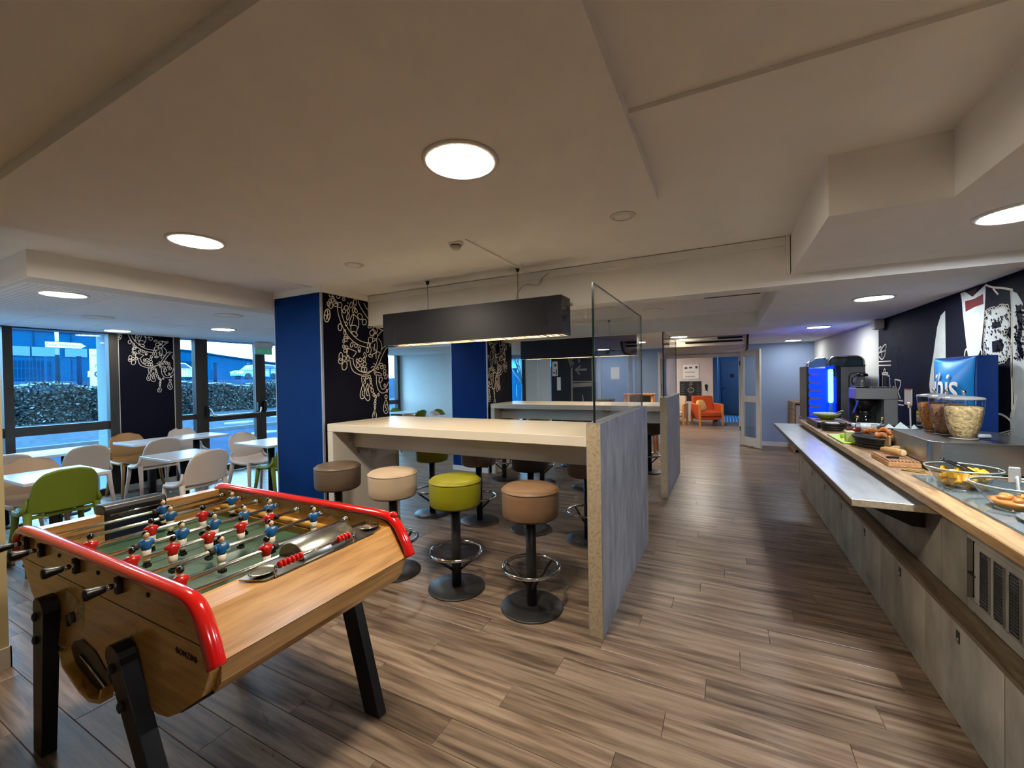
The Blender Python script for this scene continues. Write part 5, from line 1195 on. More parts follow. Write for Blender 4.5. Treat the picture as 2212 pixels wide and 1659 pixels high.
for ri, (x, red, men) in enumerate(RODS):
    if ri == 7: x = -1.488
    y0, y1 = (.588, YFAR - .02) if not red else (YN + .01, YFAR + .03)
    if ri == 7: y0, y1 = YN + .01, YFAR + .03
    rd = part('rod', MB().cyl((x, y0, ZR), (x, y1, ZR), .0075, 12), M_rod, ft)
    for y in men:
        if ri == 7: continue
        player(x, y, red, rd)
        e = .032
    # rubber stops beside the outer men, steel bearings in the far wall
    if men and ri != 7:
        part('rubber_stop', MB().lathe([(.008, men[0] - .046 + (.022 if red else 0)), (.0135, men[0] - .044 + (.022 if red else 0)), (.0135, men[0] - .028 + (.022 if red else 0)), (.008, men[0] - .026 + (.022 if red else 0))] if not red else [(.008, men[-1] + .026), (.0135, men[-1] + .028), (.0135, men[-1] + .044), (.008, men[-1] + .046)], (x, 0, ZR), 14, axis='y'), M_rub, rd)
        for q in range(3): part('bearing_ring', MB().lathe([(.009, yi1 - .012 - q * .007), (.0155 - q * .002, yi1 - .011 - q * .007), (.0155 - q * .002, yi1 - .008 - q * .007), (.009, yi1 - .007 - q * .007)], (x, 0, ZR), 14, axis='y'), M_chrome, rd)
        for sy, sg in ((YN, -1),): part('bearing_bracket', MB().box(x - .012, x + .012, YN - .016, YN, ZR - .030, ZR + .022) if not red else MB().box(x - .006, x + .006, YN - .004, YN, ZR - .006, ZR + .006), M_rub, rd)
    hp = [(.0085, 0), (.0115, .003), (.0135, .016), (.0165, .034), (.0185, .046), (.0175, .052), (.010, .055), (1e-5, .0555)]
    if not red:
        part('handle', MB().lathe([(r, y0 - h) for r, h in hp], (x, 0, ZR), 18, axis='y'), M_black, rd)
        part('sleeve', MB().lathe([(.0095, y0 - .002), (.0095, y0 + .016)], (x, 0, ZR), 12, axis='y'), M_chrome, rd)
    else:
        part('handle', MB().lathe([(r, y1 + h) for r, h in hp], (x, 0, ZR), 18, axis='y'), M_black, rd)
part('rail_knob', MB().ball((-1.335, YFAR - .004, .895), (.02, .016, .018), 12, 8), M_red, ft)
# ================================================================== BREAKFAST COUNTER
ZW = .90
XD, XU, XB = .868, .957, 1.728          # drawer fronts, upper fronts, wall side
M_lock = mat('lock_black', (22, 22, 24), .4)
M_cfront = ramp_mat('concrete_front', [(0.3, (104, 99, 89)), (0.5, (132, 126, 115)), (0.7, (154, 148, 136))], 0.55, 3.4, (1, 1.6, .8), detail=10, bump=0.08)
seams = [6.60, 6.06, 5.395, 4.727, 4.063, 3.40, 2.74, 2.081, 1.42, .76, .10]
ordw = ['farthest', 'second', 'third', 'fourth', 'fifth', 'sixth', 'seventh', 'eighth', 'ninth', 'tenth']
for i in range(len(seams) - 1):
    y1, y0 = seams[i], seams[i + 1]
    extra = {0: 'under the far end of the grey shelf', 5: 'past the shelf end', 6: 'with a lock, below the ventilation grilles', 7: 'at the lower right'}.get(i, 'counted from the coffee machines')
    t = root('base_cabinet', 'grey concrete-look base cabinet, %s in the row, %s' % (ordw[i], extra), 'cabinet', ((XD + XB) / 2, (y0 + y1) / 2, 0), 'base cabinets of the breakfast counter')
    part('carcass', MB().box(XD + .022, XB, y0 + .001, y1 - .001, .002, .425), M_darkmetal, t)
    d = part('door', MB().rbox(XD, XD + .02, y0 + .003, y1 - .003, .006, .428, .0015), M_cfront, t)
    yl = y1 - .332 if i else 6.381
    if y0 + .05 < yl < y1: 
        part('lock_plate', MB().box(XD - .002, XD, yl - .014, yl + .014, .352, .402), M_lock, d)
        part('key_cylinder', MB().lathe([(.008, XD - .005), (.008, XD)], (0, yl, .366), 12, axis='x'), M_steel, d)
part_l = solid('plinth_ledge', MB().rbox(XD - .002, XU + .001, .10, 6.60, .428, .446, .002), ramp_mat('ledge_brown', [(0.3, (70, 56, 40)), (0.5, (92, 76, 58)), (0.7, (112, 95, 74))], .6, 4, (9, .8, 9)), 'narrow brown ledge on top of the base cabinets', 'ledge')
# upper fronts
for i, (y0, y1) in enumerate(((4.90, 6.60), (2.822, 4.897), (2.575, 2.819), (.10, 2.515))):
    if i == 3: continue
    t = root('upper_front', ['grey upper panel of the counter behind the far half of the shelf', 'grey upper panel of the counter behind the near half of the shelf', 'narrow grey upper panel between the shelf end and the grilles'][i], 'panel', ((XU + XB) / 2, (y0 + y1) / 2, .446))
    part('panel', MB().box(XU, XU + .02, y0 + .001, y1 - .001, .448, .852), M_cfront, t)
    part('carcass', MB().box(XU + .02, XB, y0 + .002, y1 - .002, .448, .852), M_darkmetal, t)
vp = root('fridge_front', 'grey counter front with a dark slot and ventilation grilles at right', 'cabinet', ((XU + XB) / 2, 1.3, .446))
part('surround', MB().box(XU, XU + .02, .10, 2.572, .760, .852).box(XU, XU + .02, .10, 2.572, .448, .492), M_cfront, vp)
part('dark_recess', MB().box(XU + .03, XU + .04, .10, 2.572, .492, .760), M_black, vp)
part('carcass', MB().box(XU + .04, XB, .10, 2.572, .448, .852), M_darkmetal, vp)
pv = part('vent_door', MB().rbox(XU - .001, XU + .019, 1.70, 2.512, .497, .757, .002), M_cfront, vp)
part('door_latch', MB().box(XU - .004, XU + .02, 2.50, 2.56, .605, .614), M_lock, vp)
for k in range(4):
    yc = 2.418 - k * .102
    part('grille_frame', MB().box(XU - .006, XU - .001, yc - .030, yc + .030, .508, .735), M_black, pv)
    for q in (-1, 1): part('grille_edge', MB().box(XU - .008, XU - .001, yc - .034 if q < 0 else yc + .030, yc - .030 if q < 0 else yc + .034, .505, .738), M_steel, pv)
    for r in range(16):
        z = .516 + r * .0135
        mb = MB().prism([(XU - .008, z), (XU - .006, z), (XU - .006, z + .008), (XU - .0085, z + .0045)], 'y', yc - .026, yc + .026)
        part('slat', mb, M_darkmetal, pv)
    for yy in (-.031, .031):
        for zz in (.512, .731): part('screw', MB().ball((XU - .007, yc + yy, zz), .003, 6, 4), M_chrome, pv)
# worktop of thick oak, tray shelf in front
wt = root('worktop', 'long rustic oak worktop of the breakfast counter', 'worktop', (1.29, 3.4, .853))
part('slab', MB().rbox(.860, XB, .10, 6.66, .853, ZW, .004), M_woodtop, wt)
sh = root('tray_shelf', 'pale grey tray shelf along the counter with blue light on it', 'shelf', (.77, 4.75, .79))
M_tray = ramp_mat('pale_concrete_laminate', [(0.3, (126, 129, 130)), (0.5, (144, 147, 148)), (0.7, (158, 161, 162))], 0.3, 3.0, (5, 1.2, 1), detail=8)
for (a, b) in ((2.80, 4.76), (4.763, 5.93), (5.933, 6.76)): part('shelf_board', MB().rbox(.597, .955, a, b, .790, .828, .002), M_tray, sh)
part('front_edge', MB().box(.594, .597, 2.80, 6.76, .792, .826), mat('edge_band_brown', (96, 84, 72), .6), sh)
part('near_edge', MB().box(.597, .955, 2.797, 2.80, .792, .826), M_concedge, sh)
for y in (3.0, 4.3, 5.6, 6.4): part('bracket', MB().prism([(.955, .789), (.66, .789), (.66, .772), (.90, .66), (.955, .66)], 'y', y, y + .012), M_darkmetal, sh)
# induction glass plates sunk in the worktop
gp = root('warming_plate', 'steel edged glass warming plate under the fruit bowls', 'hot plate', (1.25, 2.55, ZW))
part('steel_edge', MB().rbox(.958, 1.56, 1.60, 3.215, ZW, ZW + .004, .001), M_steel, gp)
part('glass_top', MB().box(.966, 1.552, 1.608, 3.207, ZW + .004, ZW + .0055), mat('smoked_glass', (120, 132, 134), .08, var=.05, coat=.5), gp)

# ------------------------------------------------------------------ things on the counter
G = pane_mat('clear_glass', (.94, .955, .955), 1.6)
ZP = ZW + .0055
def glass_bowl(name, label, cx, cy, z0, rb, rt, h, sx=1.0, sy=1.0):
    t = root(name, label, 'bowl', (cx, cy, z0))
    part('shell', MB().lathe([(1e-5, z0 + .002), (rb, z0 + .002), (rb + (rt - rb) * .45, z0 + h * .4), (rt * .96, z0 + h * .9), (rt, z0 + h), (rt * .95, z0 + h * .9), (rb + (rt - rb) * .42, z0 + h * .42), (rb * .95, z0 + .007), (1e-5, z0 + .007)], (cx, cy, 0), 40, sx=sx, sy=sy, close=False), G, t)
    ring = [(cx + rt * math.cos(a) * sx, cy + rt * math.sin(a) * sy, z0 + h) for a in [k * PI / 20 for k in range(40)]]
    part('rim', MB().tube(ring, .004, 8, closed=True), mat('rim_glass', (196, 210, 206), .08, metal=.5), t)
    part('base_ring', MB().lathe([(rb, z0), (rb + .004, z0 + .002), (rb, z0 + .004)], (cx, cy, 0), 32, close=False, sx=sx, sy=sy), mat('rim_glass', (196, 210, 206)), t)
    return t
b1_ = glass_bowl('glass_bowl', 'glass bowl of yellow pineapple pieces with black tongs', 1.07, 2.92, ZP, .07, .140, .105)
rr = random.Random(4)
M_pine = mat('pineapple', (226, 168, 14), .4, var=.18, vscale=30, bump=.3); M_peach = mat('peach_compote', (214, 140, 50), .3, var=.15, vscale=20, bump=.2)
for k in range(90):
    a = rr.uniform(0, 6.28); q = rr.random() ** .5; z = rr.uniform(.012, .085); rmax = .060 + (.135 - .07) * (z / .105) * .9 - .014
    x, y = 1.07 + q * rmax * math.cos(a), 2.92 + q * rmax * math.sin(a)
    s = rr.uniform(.016, .024)
    mb = MB().rbox(-s, s, -s * .8, s * .8, -s * .6, s * .6, .004)
    M = Matrix.Translation((x, y, ZP + z)) @ Matrix.Rotation(rr.uniform(0, 6), 4, Vector((rr.gauss(0, 1), rr.gauss(0, 1), rr.gauss(0, 1))).normalized())
    solid('pineapple_piece', mb.xform(M), M_pine, 'yellow pineapple piece in the glass bowl', 'fruit', 'pineapple pieces in the glass bowl')
tg = root('serving_tongs', 'black serving tongs resting in the pineapple bowl', 'tongs', (1.05, 2.90, 1.0))
for q in (-1, 1): part('arm', MB().tube(smooth_pts([(1.02 + q * .008, 2.99, 1.035), (1.06 + q * .015, 2.93, 1.02), (1.10 + q * .006, 2.86, .985)], k=4), .007, 8, flat=(.5, 1.4)), M_black, tg)
part('pivot', MB().ball((1.02, 2.995, 1.036), .011, 8, 6), M_black, tg)
b2_ = glass_bowl('glass_bowl', 'glass bowl with orange compote and a pale spoon at the right edge', 1.118, 2.56, ZP, .075, .150, .105)
cm = solid('fruit_compote', MB().lathe([(1e-5, ZP + .0075), (.072, ZP + .008), (.098, ZP + .034), (.08, ZP + .040), (1e-5, ZP + .038)], (1.118, 2.56, 0), 32), M_peach, 'orange fruit compote in the second glass bowl', 'fruit')
for k in range(6):
    a = k * 1.05; mb = MB().ball((0, 0, 0), (.026, .018, .012), 10, 6)
    mb.xform(Matrix.Translation((1.118 + .05 * math.cos(a), 2.56 + .05 * math.sin(a), ZP + .047)) @ Matrix.Rotation(a, 4, 'Z'))
    solid('fruit_slice', mb, M_peach, 'pale orange fruit slice in the compote bowl', 'fruit', 'fruit slices in the compote bowl')
sp1 = root('serving_spoon', 'milky plastic spoon standing in the compote bowl', 'spoon', (1.14, 2.57, .95))
M_milk = mat('milky_plastic', (190, 196, 194), .35, trans=.2)
part('handle', MB().tube(smooth_pts([(1.13, 2.60, .955), (1.135, 2.62, 1.0), (1.14, 2.64, 1.03)], k=3), .009, 8, flat=(.5, 1.3)), M_milk, sp1)
part('scoop', MB().rbox(1.118, 1.158, 2.643, 2.653, 1.0, 1.072, .012), M_milk, sp1)
pr_ = root('spoon_rest', 'clear oval spoon rest in front of the compote bowl', 'plate', (1.10, 2.34, ZP))
part('dish', MB().lathe([(1e-5, ZP + .001), (.05, ZP + .001), (.075, ZP + .012), (.078, ZP + .016), (.072, ZP + .013), (.048, ZP + .005), (1e-5, ZP + .005)], (1.10, 2.34, 0), 32, sx=1.0, sy=1.5, close=False), mat('clear_plastic', (205, 216, 220), .1, trans=.6), pr_)
part('serving_fork', MB().rbox(1.085, 1.115, 2.26, 2.40, ZP + .006, ZP + .010, .002), M_chrome, pr_)
pw = root('white_dish', 'pale dish behind the compote bowl at the right edge', 'plate', (1.42, 2.62, ZP))
part('dish', MB().lathe([(1e-5, ZP + .001), (.07, ZP + .001), (.115, ZP + .05), (.12, ZP + .055), (.11, ZP + .05), (.066, ZP + .008), (1e-5, ZP + .008)], (1.42, 2.62, 0), 32, close=False), mat('white_ceramic', (214, 222, 224), .2), pw)
part('cream', MB().lathe([(1e-5, ZP + .03), (.09, ZP + .028)], (1.42, 2.62, 0), 24, close=False), mat('cream_food', (206, 200, 180), .5), pw)
# cutting board with bread and knife
cb = root('cutting_board', 'beech bread board with slatted top beside the steel stand', 'cutting board', (1.06, 3.63, ZW))
M_board = ramp_mat('board_beech', [(0.3, (160, 112, 70)), (0.5, (190, 142, 96)), (0.7, (208, 164, 118))], 0.5, 4, (8, 1, 8))
part('frame', MB().rbox(.922, 1.082, 3.445, 3.80, ZW, ZW + .030, .003), M_board, cb)
for k in range(9): part('slat', MB().rbox(.927 + k * .0172, .939 + k * .0172, 3.455, 3.79, ZW + .030, ZW + .040, .002), M_board, cb)
bg = root('baguette', 'half baguette on the bread board', 'bread', (1.08, 3.70, .94))
M_bread = mat('bread_crust', (196, 152, 92), .7, var=.15, vscale=30, bump=.3)
part('crust', MB().tube(smooth_pts([(.970, 3.77, .965), (1.00, 3.71, .968), (1.045, 3.63, .966)], k=4), [.006, .019, .023, .025, .026, .026, .026, .026, .025], 14, flat=(.85, 1.0)), M_bread, bg)
part('cut_face', MB().ball((1.047, 3.627, .966), (.018, .006, .021), 12, 8), mat('bread_crumb', (224, 196, 150), .8), bg)
bg2 = solid('bread_piece', MB().tube(smooth_pts([(1.02, 3.785, .965), (1.05, 3.775, .967), (1.07, 3.765, .966)], k=3), [.01, .02, .024, .025, .025, .024, .022], 12), M_bread, 'small bread end piece at the back of the bread board', 'bread')
kn = root('bread_knife', 'bread knife with black handle lying on the board', 'knife', (1.03, 3.53, .942))
part('handle', MB().rbox(.935, 1.000, 3.528, 3.546, .9405, .954, .004), M_black, kn)
part('blade', MB().prism([(1.0, 3.531), (1.0, 3.544), (1.08, 3.544), (1.082, 3.538)], 'z', .943, .9455), M_steel, kn)
solid('pencil', MB().tube([(.955, 3.345, ZW + .004), (1.045, 3.285, ZW + .004)], .004, 6), mat('brass_pencil', (150, 120, 50), .4), 'thin brass coloured pencil on the worktop before the board', 'pencil')
solid('pencil', MB().tube([(.985, 3.365, ZW + .004), (1.06, 3.335, ZW + .004)], .004, 6), mat('brass_pencil', (150, 120, 50)), 'second brass coloured stick beside the pencil, nearer the board', 'pencil')
sc1 = root('wooden_scoop', 'wooden bread scoop leaning by the label stick', 'scoop', (1.235, 4.02, .90))
part('paddle', MB().prism([(4.05, .905), (4.06, .94), (4.03, 1.0), (3.98, 1.035), (3.95, 1.03), (3.955, .97), (3.99, .915)], 'x', 1.06, 1.073), mat('scoop_wood', (176, 142, 88), .6), sc1)
# stainless stand under the dispensers
ss = root('steel_stand', 'brushed stainless steel stand under the cereal dispensers', 'stand', (1.36, 3.55, ZW))
rc = []
x0, x1, y0, y1, r = 1.088, 1.62, 3.34, 4.02, .06
for cx, cy, a0 in ((x1 - r, y1 - r, 0), (x0 + r, y1 - r, PI / 2), (x0 + r, y0 + r, PI), (x1 - r, y0 + r, 1.5 * PI)):
    rc += [(cx + r * math.cos(a0 + k * PI / 12), cy + r * math.sin(a0 + k * PI / 12)) for k in range(7)]
part('skirt', MB().prism(rc, 'z', ZW + .012, 1.075, smooth=False, caps=False), M_steel, ss)
part('top_plate', MB().prism(rc, 'z', 1.07, 1.085), M_steel, ss, bevel=.003)
part('foot_strip', MB().prism([(1.36 + (a - 1.36) * .98, 3.68 + (b - 3.68) * .98) for a, b in rc], 'z', ZW, ZW + .012), M_black, ss)
# three cereal dispensers
M_cer = [mat('corn_flakes', (196, 128, 52), .7, var=.5, vscale=70, bump=.8, bscale=70), mat('bran_mix', (160, 116, 84), .7, var=.5, vscale=70, bump=.8, bscale=70), mat('oat_muesli', (200, 170, 118), .7, var=.5, vscale=60, bump=.9, bscale=60)]
LC = ['cereal dispenser with corn flakes, farthest of the three', 'cereal dispenser with brown bran mix, middle of the three', 'cereal dispenser with pale oat muesli, nearest of the three']
for k, (cx, cy) in enumerate(((1.30, 3.93), (1.30, 3.74), (1.30, 3.53))):
    t = root('cereal_dispenser', LC[k], 'dispenser', (cx, cy, 1.085), 'cereal dispensers on the steel stand')
    zb = 1.09
    prof = [(.040, zb), (.052, zb + .02), (.066, zb + .08), (.076, zb + .16), (.080, zb + .235)]
    def sq(pr, sc): return [(r * sc, h) for r, h in pr]
    part('container', MB().lathe(prof, (cx, cy, 0), 36, close=False, sy=1.0, sx=1.15), G, t)
    part('cereal', MB().lathe([(1e-5, zb + .004)] + [(r * .96, h) for r, h in prof[:-1]] + [(.0735, zb + .19), (.05, zb + .198), (1e-5, zb + .2)], (cx, cy, 0), 36, sx=1.15), M_cer[k], t)
    part('lid', MB().lathe([(.081, zb + .235), (.083, zb + .240), (.078, zb + .250), (.03, zb + .258), (1e-5, zb + .259)], (cx, cy, 0), 36, sx=1.15), mat('clear_lid', (206, 206, 204), .15, trans=.5), t)
    part('lid_knob', MB().lathe([(.006, zb + .258), (.006, zb + .272), (.013, zb + .280), (.009, zb + .292), (1e-5, zb + .294)], (cx, cy, 0), 16), M_chrome, t)
    part('base_tray', MB().lathe([(.055, 1.0855), (.058, zb), (.05, zb + .003)], (cx, cy, 0), 28, sx=1.15), mat('clear_lid', (206, 206, 204)), t)
    part('turn_knob', MB().lathe([(.014, cx + .02), (.014, cx + .115)], (0, cy, 1.105), 12, axis='x'), M_milk, t)
# blue display box with cushion-shaped sign
ib = root('logo_display_box', 'tall blue display box with white ibis lettering behind the dispensers', 'display box', (1.62, 4.25, ZW))
part('box', MB().rbox(1.560, 1.665, 4.05, 4.72, ZW, 1.608, .003), mat('deep_blue_card', (6, 48, 112), .35), ib)
M_ibis = mat('sky_blue_cushion', (14, 124, 196), .3, var=.06, vscale=3)
def cush(u, v):
    a, b = u * 2 - 1, v * 2 - 1
    y = 4.385 - a * .325 * (1 - .09 * (1 - b * b)); z = 1.335 + b * .27 * (1 - .09 * (1 - a * a))
    return (1.556 - .06 * (1 - a * a) * (1 - b * b), y, z)
part('cushion_sign', MB().grid(cush, 40, 40, thick=.004), M_ibis, ib)
lt = text_mb('ibis', .30, wall_frame((1.45, 4.36, 1.375), (0, -1, 0), (0, 0, 1)), .002, spacing=.95)
lt.v = [(1.556 - .06 * max(0, 1 - ((y - 4.385) / .325) ** 2) * max(0, 1 - ((z - 1.335) / .27) ** 2) - .010 + (x - 1.45), y, z) for x, y, z in lt.v]
part('lettering', lt, M_white, ib, kind='stuff')
# label stick, acrylic box
ls = root('label_stick', 'white price label on a clear stick standing before the dispensers', 'label', (1.222, 4.08, ZW))
part('foot', MB().lathe([(.025, ZW), (.025, ZW + .006)], (1.222, 4.08, 0), 16), M_milk, ls)
part('stick', MB().cyl((1.222, 4.08, ZW + .006), (1.222, 4.10, 1.26), .005, 8), M_milk, ls)
part('clip', MB().rbox(1.215, 1.229, 4.085, 4.125, 1.23, 1.275, .004), M_chrome, ls)
part('card', MB().box(1.216, 1.218, 4.045, 4.19, 1.255, 1.375), M_white, ls)
part('card_stripe', MB().box(1.215, 1.216, 4.045, 4.19, 1.368, 1.375), mat('red_stripe', (190, 40, 40), .6), ls)
ax = root('acrylic_box', 'small clear acrylic holder behind the white label', 'holder', (1.40, 4.33, ZW))
part('front', MB().box(1.36, 1.364, 4.22, 4.44, ZW, 1.19), G, ax)
part('back', MB().box(1.43, 1.434, 4.22, 4.44, ZW, 1.19), G, ax)
part('base', MB().box(1.36, 1.434, 4.22, 4.44, ZW, ZW + .004), G, ax)
# baskets with pastries and napkin-wrapped things
M_bask = ramp_mat('dark_wicker', [(0.35, (16, 14, 14)), (0.5, (34, 30, 28)), (0.65, (58, 52, 46))], .6, 30, (1, 1, 4), bump=.6)
def basket(label, cx, cy, rx, ry, h, name='bread_basket'):
    t = root(name, label, 'basket', (cx, cy, ZW))
    part('wall', MB().lathe([(.86, ZW + .001), (.90, ZW + h * .5), (1.0, ZW + h), (.97, ZW + h), (.87, ZW + h * .5), (.83, ZW + .006), (1e-5, ZW + .006)], (cx, cy, 0), 36, sx=rx, sy=ry, close=False), M_bask, t)
    for q in (.3, .55, .8): part('woven_band', MB().tube([(cx + rx * (.87 + .13 * q) * math.cos(a), cy + ry * (.87 + .13 * q) * math.sin(a), ZW + h * q) for a in [k * PI / 18 for k in range(36)]], .006, 6, closed=True), M_bask, t)
    part('rim_band', MB().tube([(cx + rx * math.cos(a), cy + ry * math.sin(a), ZW + h) for a in [k * PI / 18 for k in range(36)]], .009, 6, closed=True), M_bask, t)
    return t
basket('oval dark wicker basket of pastries on the counter', 1.14, 4.33, .20, .24, .085)
M_past = mat('golden_pastry', (198, 112, 40), .45, var=.3, vscale=25, bump=.4)
for k in range(11):
    a = k * .62; q = .04 + .085 * ((k * 37) % 10) / 10
    mb = MB().tube(smooth_pts([(-.034, .01, -.004), (-.018, -.006, .006), (0, -.012, .012), (.018, -.006, .006), (.034, .01, -.004)], k=3), [.006, .009, .011, .014, .017, .019, .021, .019, .017, .014, .011, .009, .006], 10)
    mb.xform(Matrix.Translation((1.13 + q * math.cos(a), 4.34 + q * 1.2 * math.sin(a), ZW + .078 + .022 * (k % 3))) @ Matrix.Rotation(a * 2.1, 4, 'Z'))
    solid('pastry', mb, M_past, 'small golden croissant in the oval wicker basket', 'pastry', 'croissants in the oval basket')
basket('dark wicker basket with white paper bags beside the dispensers', 1.39, 4.90, .15, .15, .10)
M_paper = mat('white_paper', (206, 220, 218), .7, var=.08, vscale=20, bump=.4, bscale=25)
for k, (dx, dy, w, hh) in enumerate(((-.06, .03, .07, .075), (.03, .06, .08, .09), (.09, -.04, .06, .08), (-.02, -.07, .09, .06))):
    z = ZW + .06; x, y = 1.39 + dx, 4.90 + dy
    mb = MB().add([(x - w, y - .03, z), (x + w, y - .02, z), (x + w * .8, y + .03, z), (x - w * .9, y + .03, z), (x - w * .1, y, z + hh)], [(0, 1, 2, 3), (0, 1, 4), (1, 2, 4), (2, 3, 4), (3, 0, 4)])
    solid('paper_bag', mb, M_paper, 'folded white paper napkin in the round wicker basket', 'napkin', 'white napkins in the round basket')
basket('small dark wicker basket beside the jam jars', 1.00, 5.42, .10, .11, .075)
solid('napkin_stack', MB().rbox(.94, 1.05, 5.36, 5.46, ZW + .05, ZW + .085, .004), M_paper, 'white napkins in the small wicker basket', 'napkin')
# jam jars
def jar(cx, cy, fillm, label):
    t = root('jam_jar', label, 'jar', (cx, cy, ZW), 'jam jars on the counter')
    part('glass', MB().lathe([(.056, ZW + .001), (.06, ZW + .006), (.06, ZW + .07), (.052, ZW + .085), (.05, ZW + .10)], (cx, cy, 0), 28, close=False), G, t)
    part('jam', MB().lathe([(1e-5, ZW + .004), (.055, ZW + .004), (.056, ZW + .062), (1e-5, ZW + .066)], (cx, cy, 0), 28), fillm, t)
    part('collar', MB().lathe([(.05, ZW + .098), (.054, ZW + .101), (.05, ZW + .104)], (cx, cy, 0), 28, close=False), mat('rim_glass', (196, 210, 206)), t)
    part('ladle', MB().tube([(cx + .01, cy, ZW + .05), (cx + .03, cy + .02, ZW + .14), (cx + .035, cy + .025, ZW + .16)], .004, 6), M_chrome, t)
    part('ladle_knob', MB().ball((cx + .036, cy + .026, ZW + .165), .010, 8, 6), mat('ladle_wood', (190, 160, 90), .5), t)
jar(1.13, 5.21, mat('red_jam', (110, 34, 22), .25, var=.2), 'glass jar of red jam by the coffee brewer')
jar(1.30, 5.13, mat('orange_jam', (190, 110, 30), .25, var=.2), 'glass jar of orange marmalade right of the red jam')
wd = root('metal_dish', 'white oval dish standing behind the jam jars', 'dish', (1.30, 5.50, ZW))
part('dish', MB().lathe([(1e-5, ZW + .02), (.9, ZW + .02), (1.0, ZW + .075), (.96, ZW + .075), (.86, ZW + .03), (1e-5, ZW + .03)], (1.30, 5.50, 0), 28, sx=.13, sy=.09, close=False), mat('white_ceramic', (214, 222, 224)), wd)
part('foot', MB().lathe([(.06, ZW), (.05, ZW + .02)], (1.30, 5.50, 0), 20), mat('white_ceramic', (214, 222, 224)), wd)
# green board with butter box
gb_ = root('green_board', 'lime green serving board with a pale box on it', 'serving board', (.96, 4.70, ZW))
part('board', MB().rbox(.885, 1.03, 4.42, 5.02, ZW, ZW + .012, .004), mat('lime_board', (176, 204, 20), .4), gb_)
part('dark_underside', MB().rbox(.882, 1.033, 4.417, 5.023, ZW - .0, ZW + .003, .001), M_black, gb_)
solid('butter_box', MB().rbox(.925, .985, 4.50, 4.56, ZW + .012, ZW + .10, .004), mat('pale_yellow_card', (206, 214, 150), .5), 'upright pale yellow box on the lime green board', 'box')
solid('butter_tub', MB().lathe([(.026, ZW + .012), (.032, ZW + .04), (.033, ZW + .045), (1e-5, ZW + .046)], (.965, 4.78, 0), 20), mat('lime_tub', (206, 226, 90), .4), 'small lime coloured tub on the green board', 'tub')
# dark crate with green bowl and lid
dc = root('serving_crate', 'dark wooden crate holding the green bowl at the far counter end', 'crate', (1.05, 5.95, ZW))
for (a, b, c, d) in ((.90, 1.24, 5.62, 5.634), (.90, 1.24, 6.286, 6.30), (.90, .914, 5.634, 6.286), (1.226, 1.24, 5.634, 6.286)): part('board', MB().box(a, b, c, d, ZW, ZW + .065), M_leg, dc)
part('shelf', MB().box(.914, 1.226, 5.634, 6.286, ZW + .045, ZW + .055), M_woodtop, dc)
gbw = root('green_bowl', 'shallow white and green bowl on the dark crate', 'bowl', (1.07, 6.08, ZW + .055))
zz = ZW + .055
part('shell', MB().lathe([(1e-5, zz + .001), (.06, zz + .001), (.12, zz + .05), (.135, zz + .075), (.131, zz + .075), (.115, zz + .052), (.055, zz + .007), (1e-5, zz + .007)], (1.07, 6.08, 0), 36, close=False), mat('lime_glaze', (132, 160, 60), .3), gbw)
part('rim', MB().lathe([(.122, zz + .056), (.137, zz + .077), (.133, zz + .078), (.118, zz + .058)], (1.07, 6.08, 0), 36, close=False), M_white, gbw)
sv = root('salad_servers', 'bluish clear plastic servers leaning in the green bowl', 'servers', (1.12, 6.0, 1.0))
part('server', MB().tube([(1.06, 6.05, zz + .02), (1.19, 5.95, zz + .12)], [.012, .02], 8, flat=(.3, 1.4)), M_milk, sv)
part('server', MB().tube([(1.08, 6.08, zz + .02), (1.20, 6.0, zz + .105)], [.012, .02], 8, flat=(.3, 1.4)), M_milk, sv)
# filter coffee brewer with pots
M_grey = mat('grey_appliance', (124, 124, 124), .4, metal=.3, var=.03)
cb_ = root('coffee_brewer', 'grey filter coffee brewer with black funnel', 'coffee machine', (1.43, 5.85, ZW))
part('housing', MB().rbox(1.262, 1.612, 5.72, 6.02, 1.215, 1.335, .006), M_grey, cb_)
part('column', MB().rbox(1.50, 1.612, 5.72, 6.02, ZW + .02, 1.2155, .006), M_grey, cb_)
part('back_panel', MB().box(1.262, 1.50, 6.0, 6.02, ZW + .02, 1.215), M_darkmetal, cb_)
part('base', MB().rbox(1.262, 1.612, 5.70, 6.02, ZW, ZW + .03, .004), M_darkmetal, cb_)
part('funnel', MB().lathe([(.088, 1.215), (.086, 1.17), (.05, 1.10), (.025, 1.075)], (1.375, 5.86, 0), 24), M_black, cb_)
part('funnel_grip', MB().prism([(1.275, 1.20), (1.285, 1.20), (1.25, 1.07), (1.235, 1.07)], 'y', 5.72, 5.735), mat('blue_grip', (30, 60, 190), .4), cb_)
part('lid_plate', MB().box(1.27, 1.60, 5.73, 6.01, 1.335, 1.34), M_black, cb_)
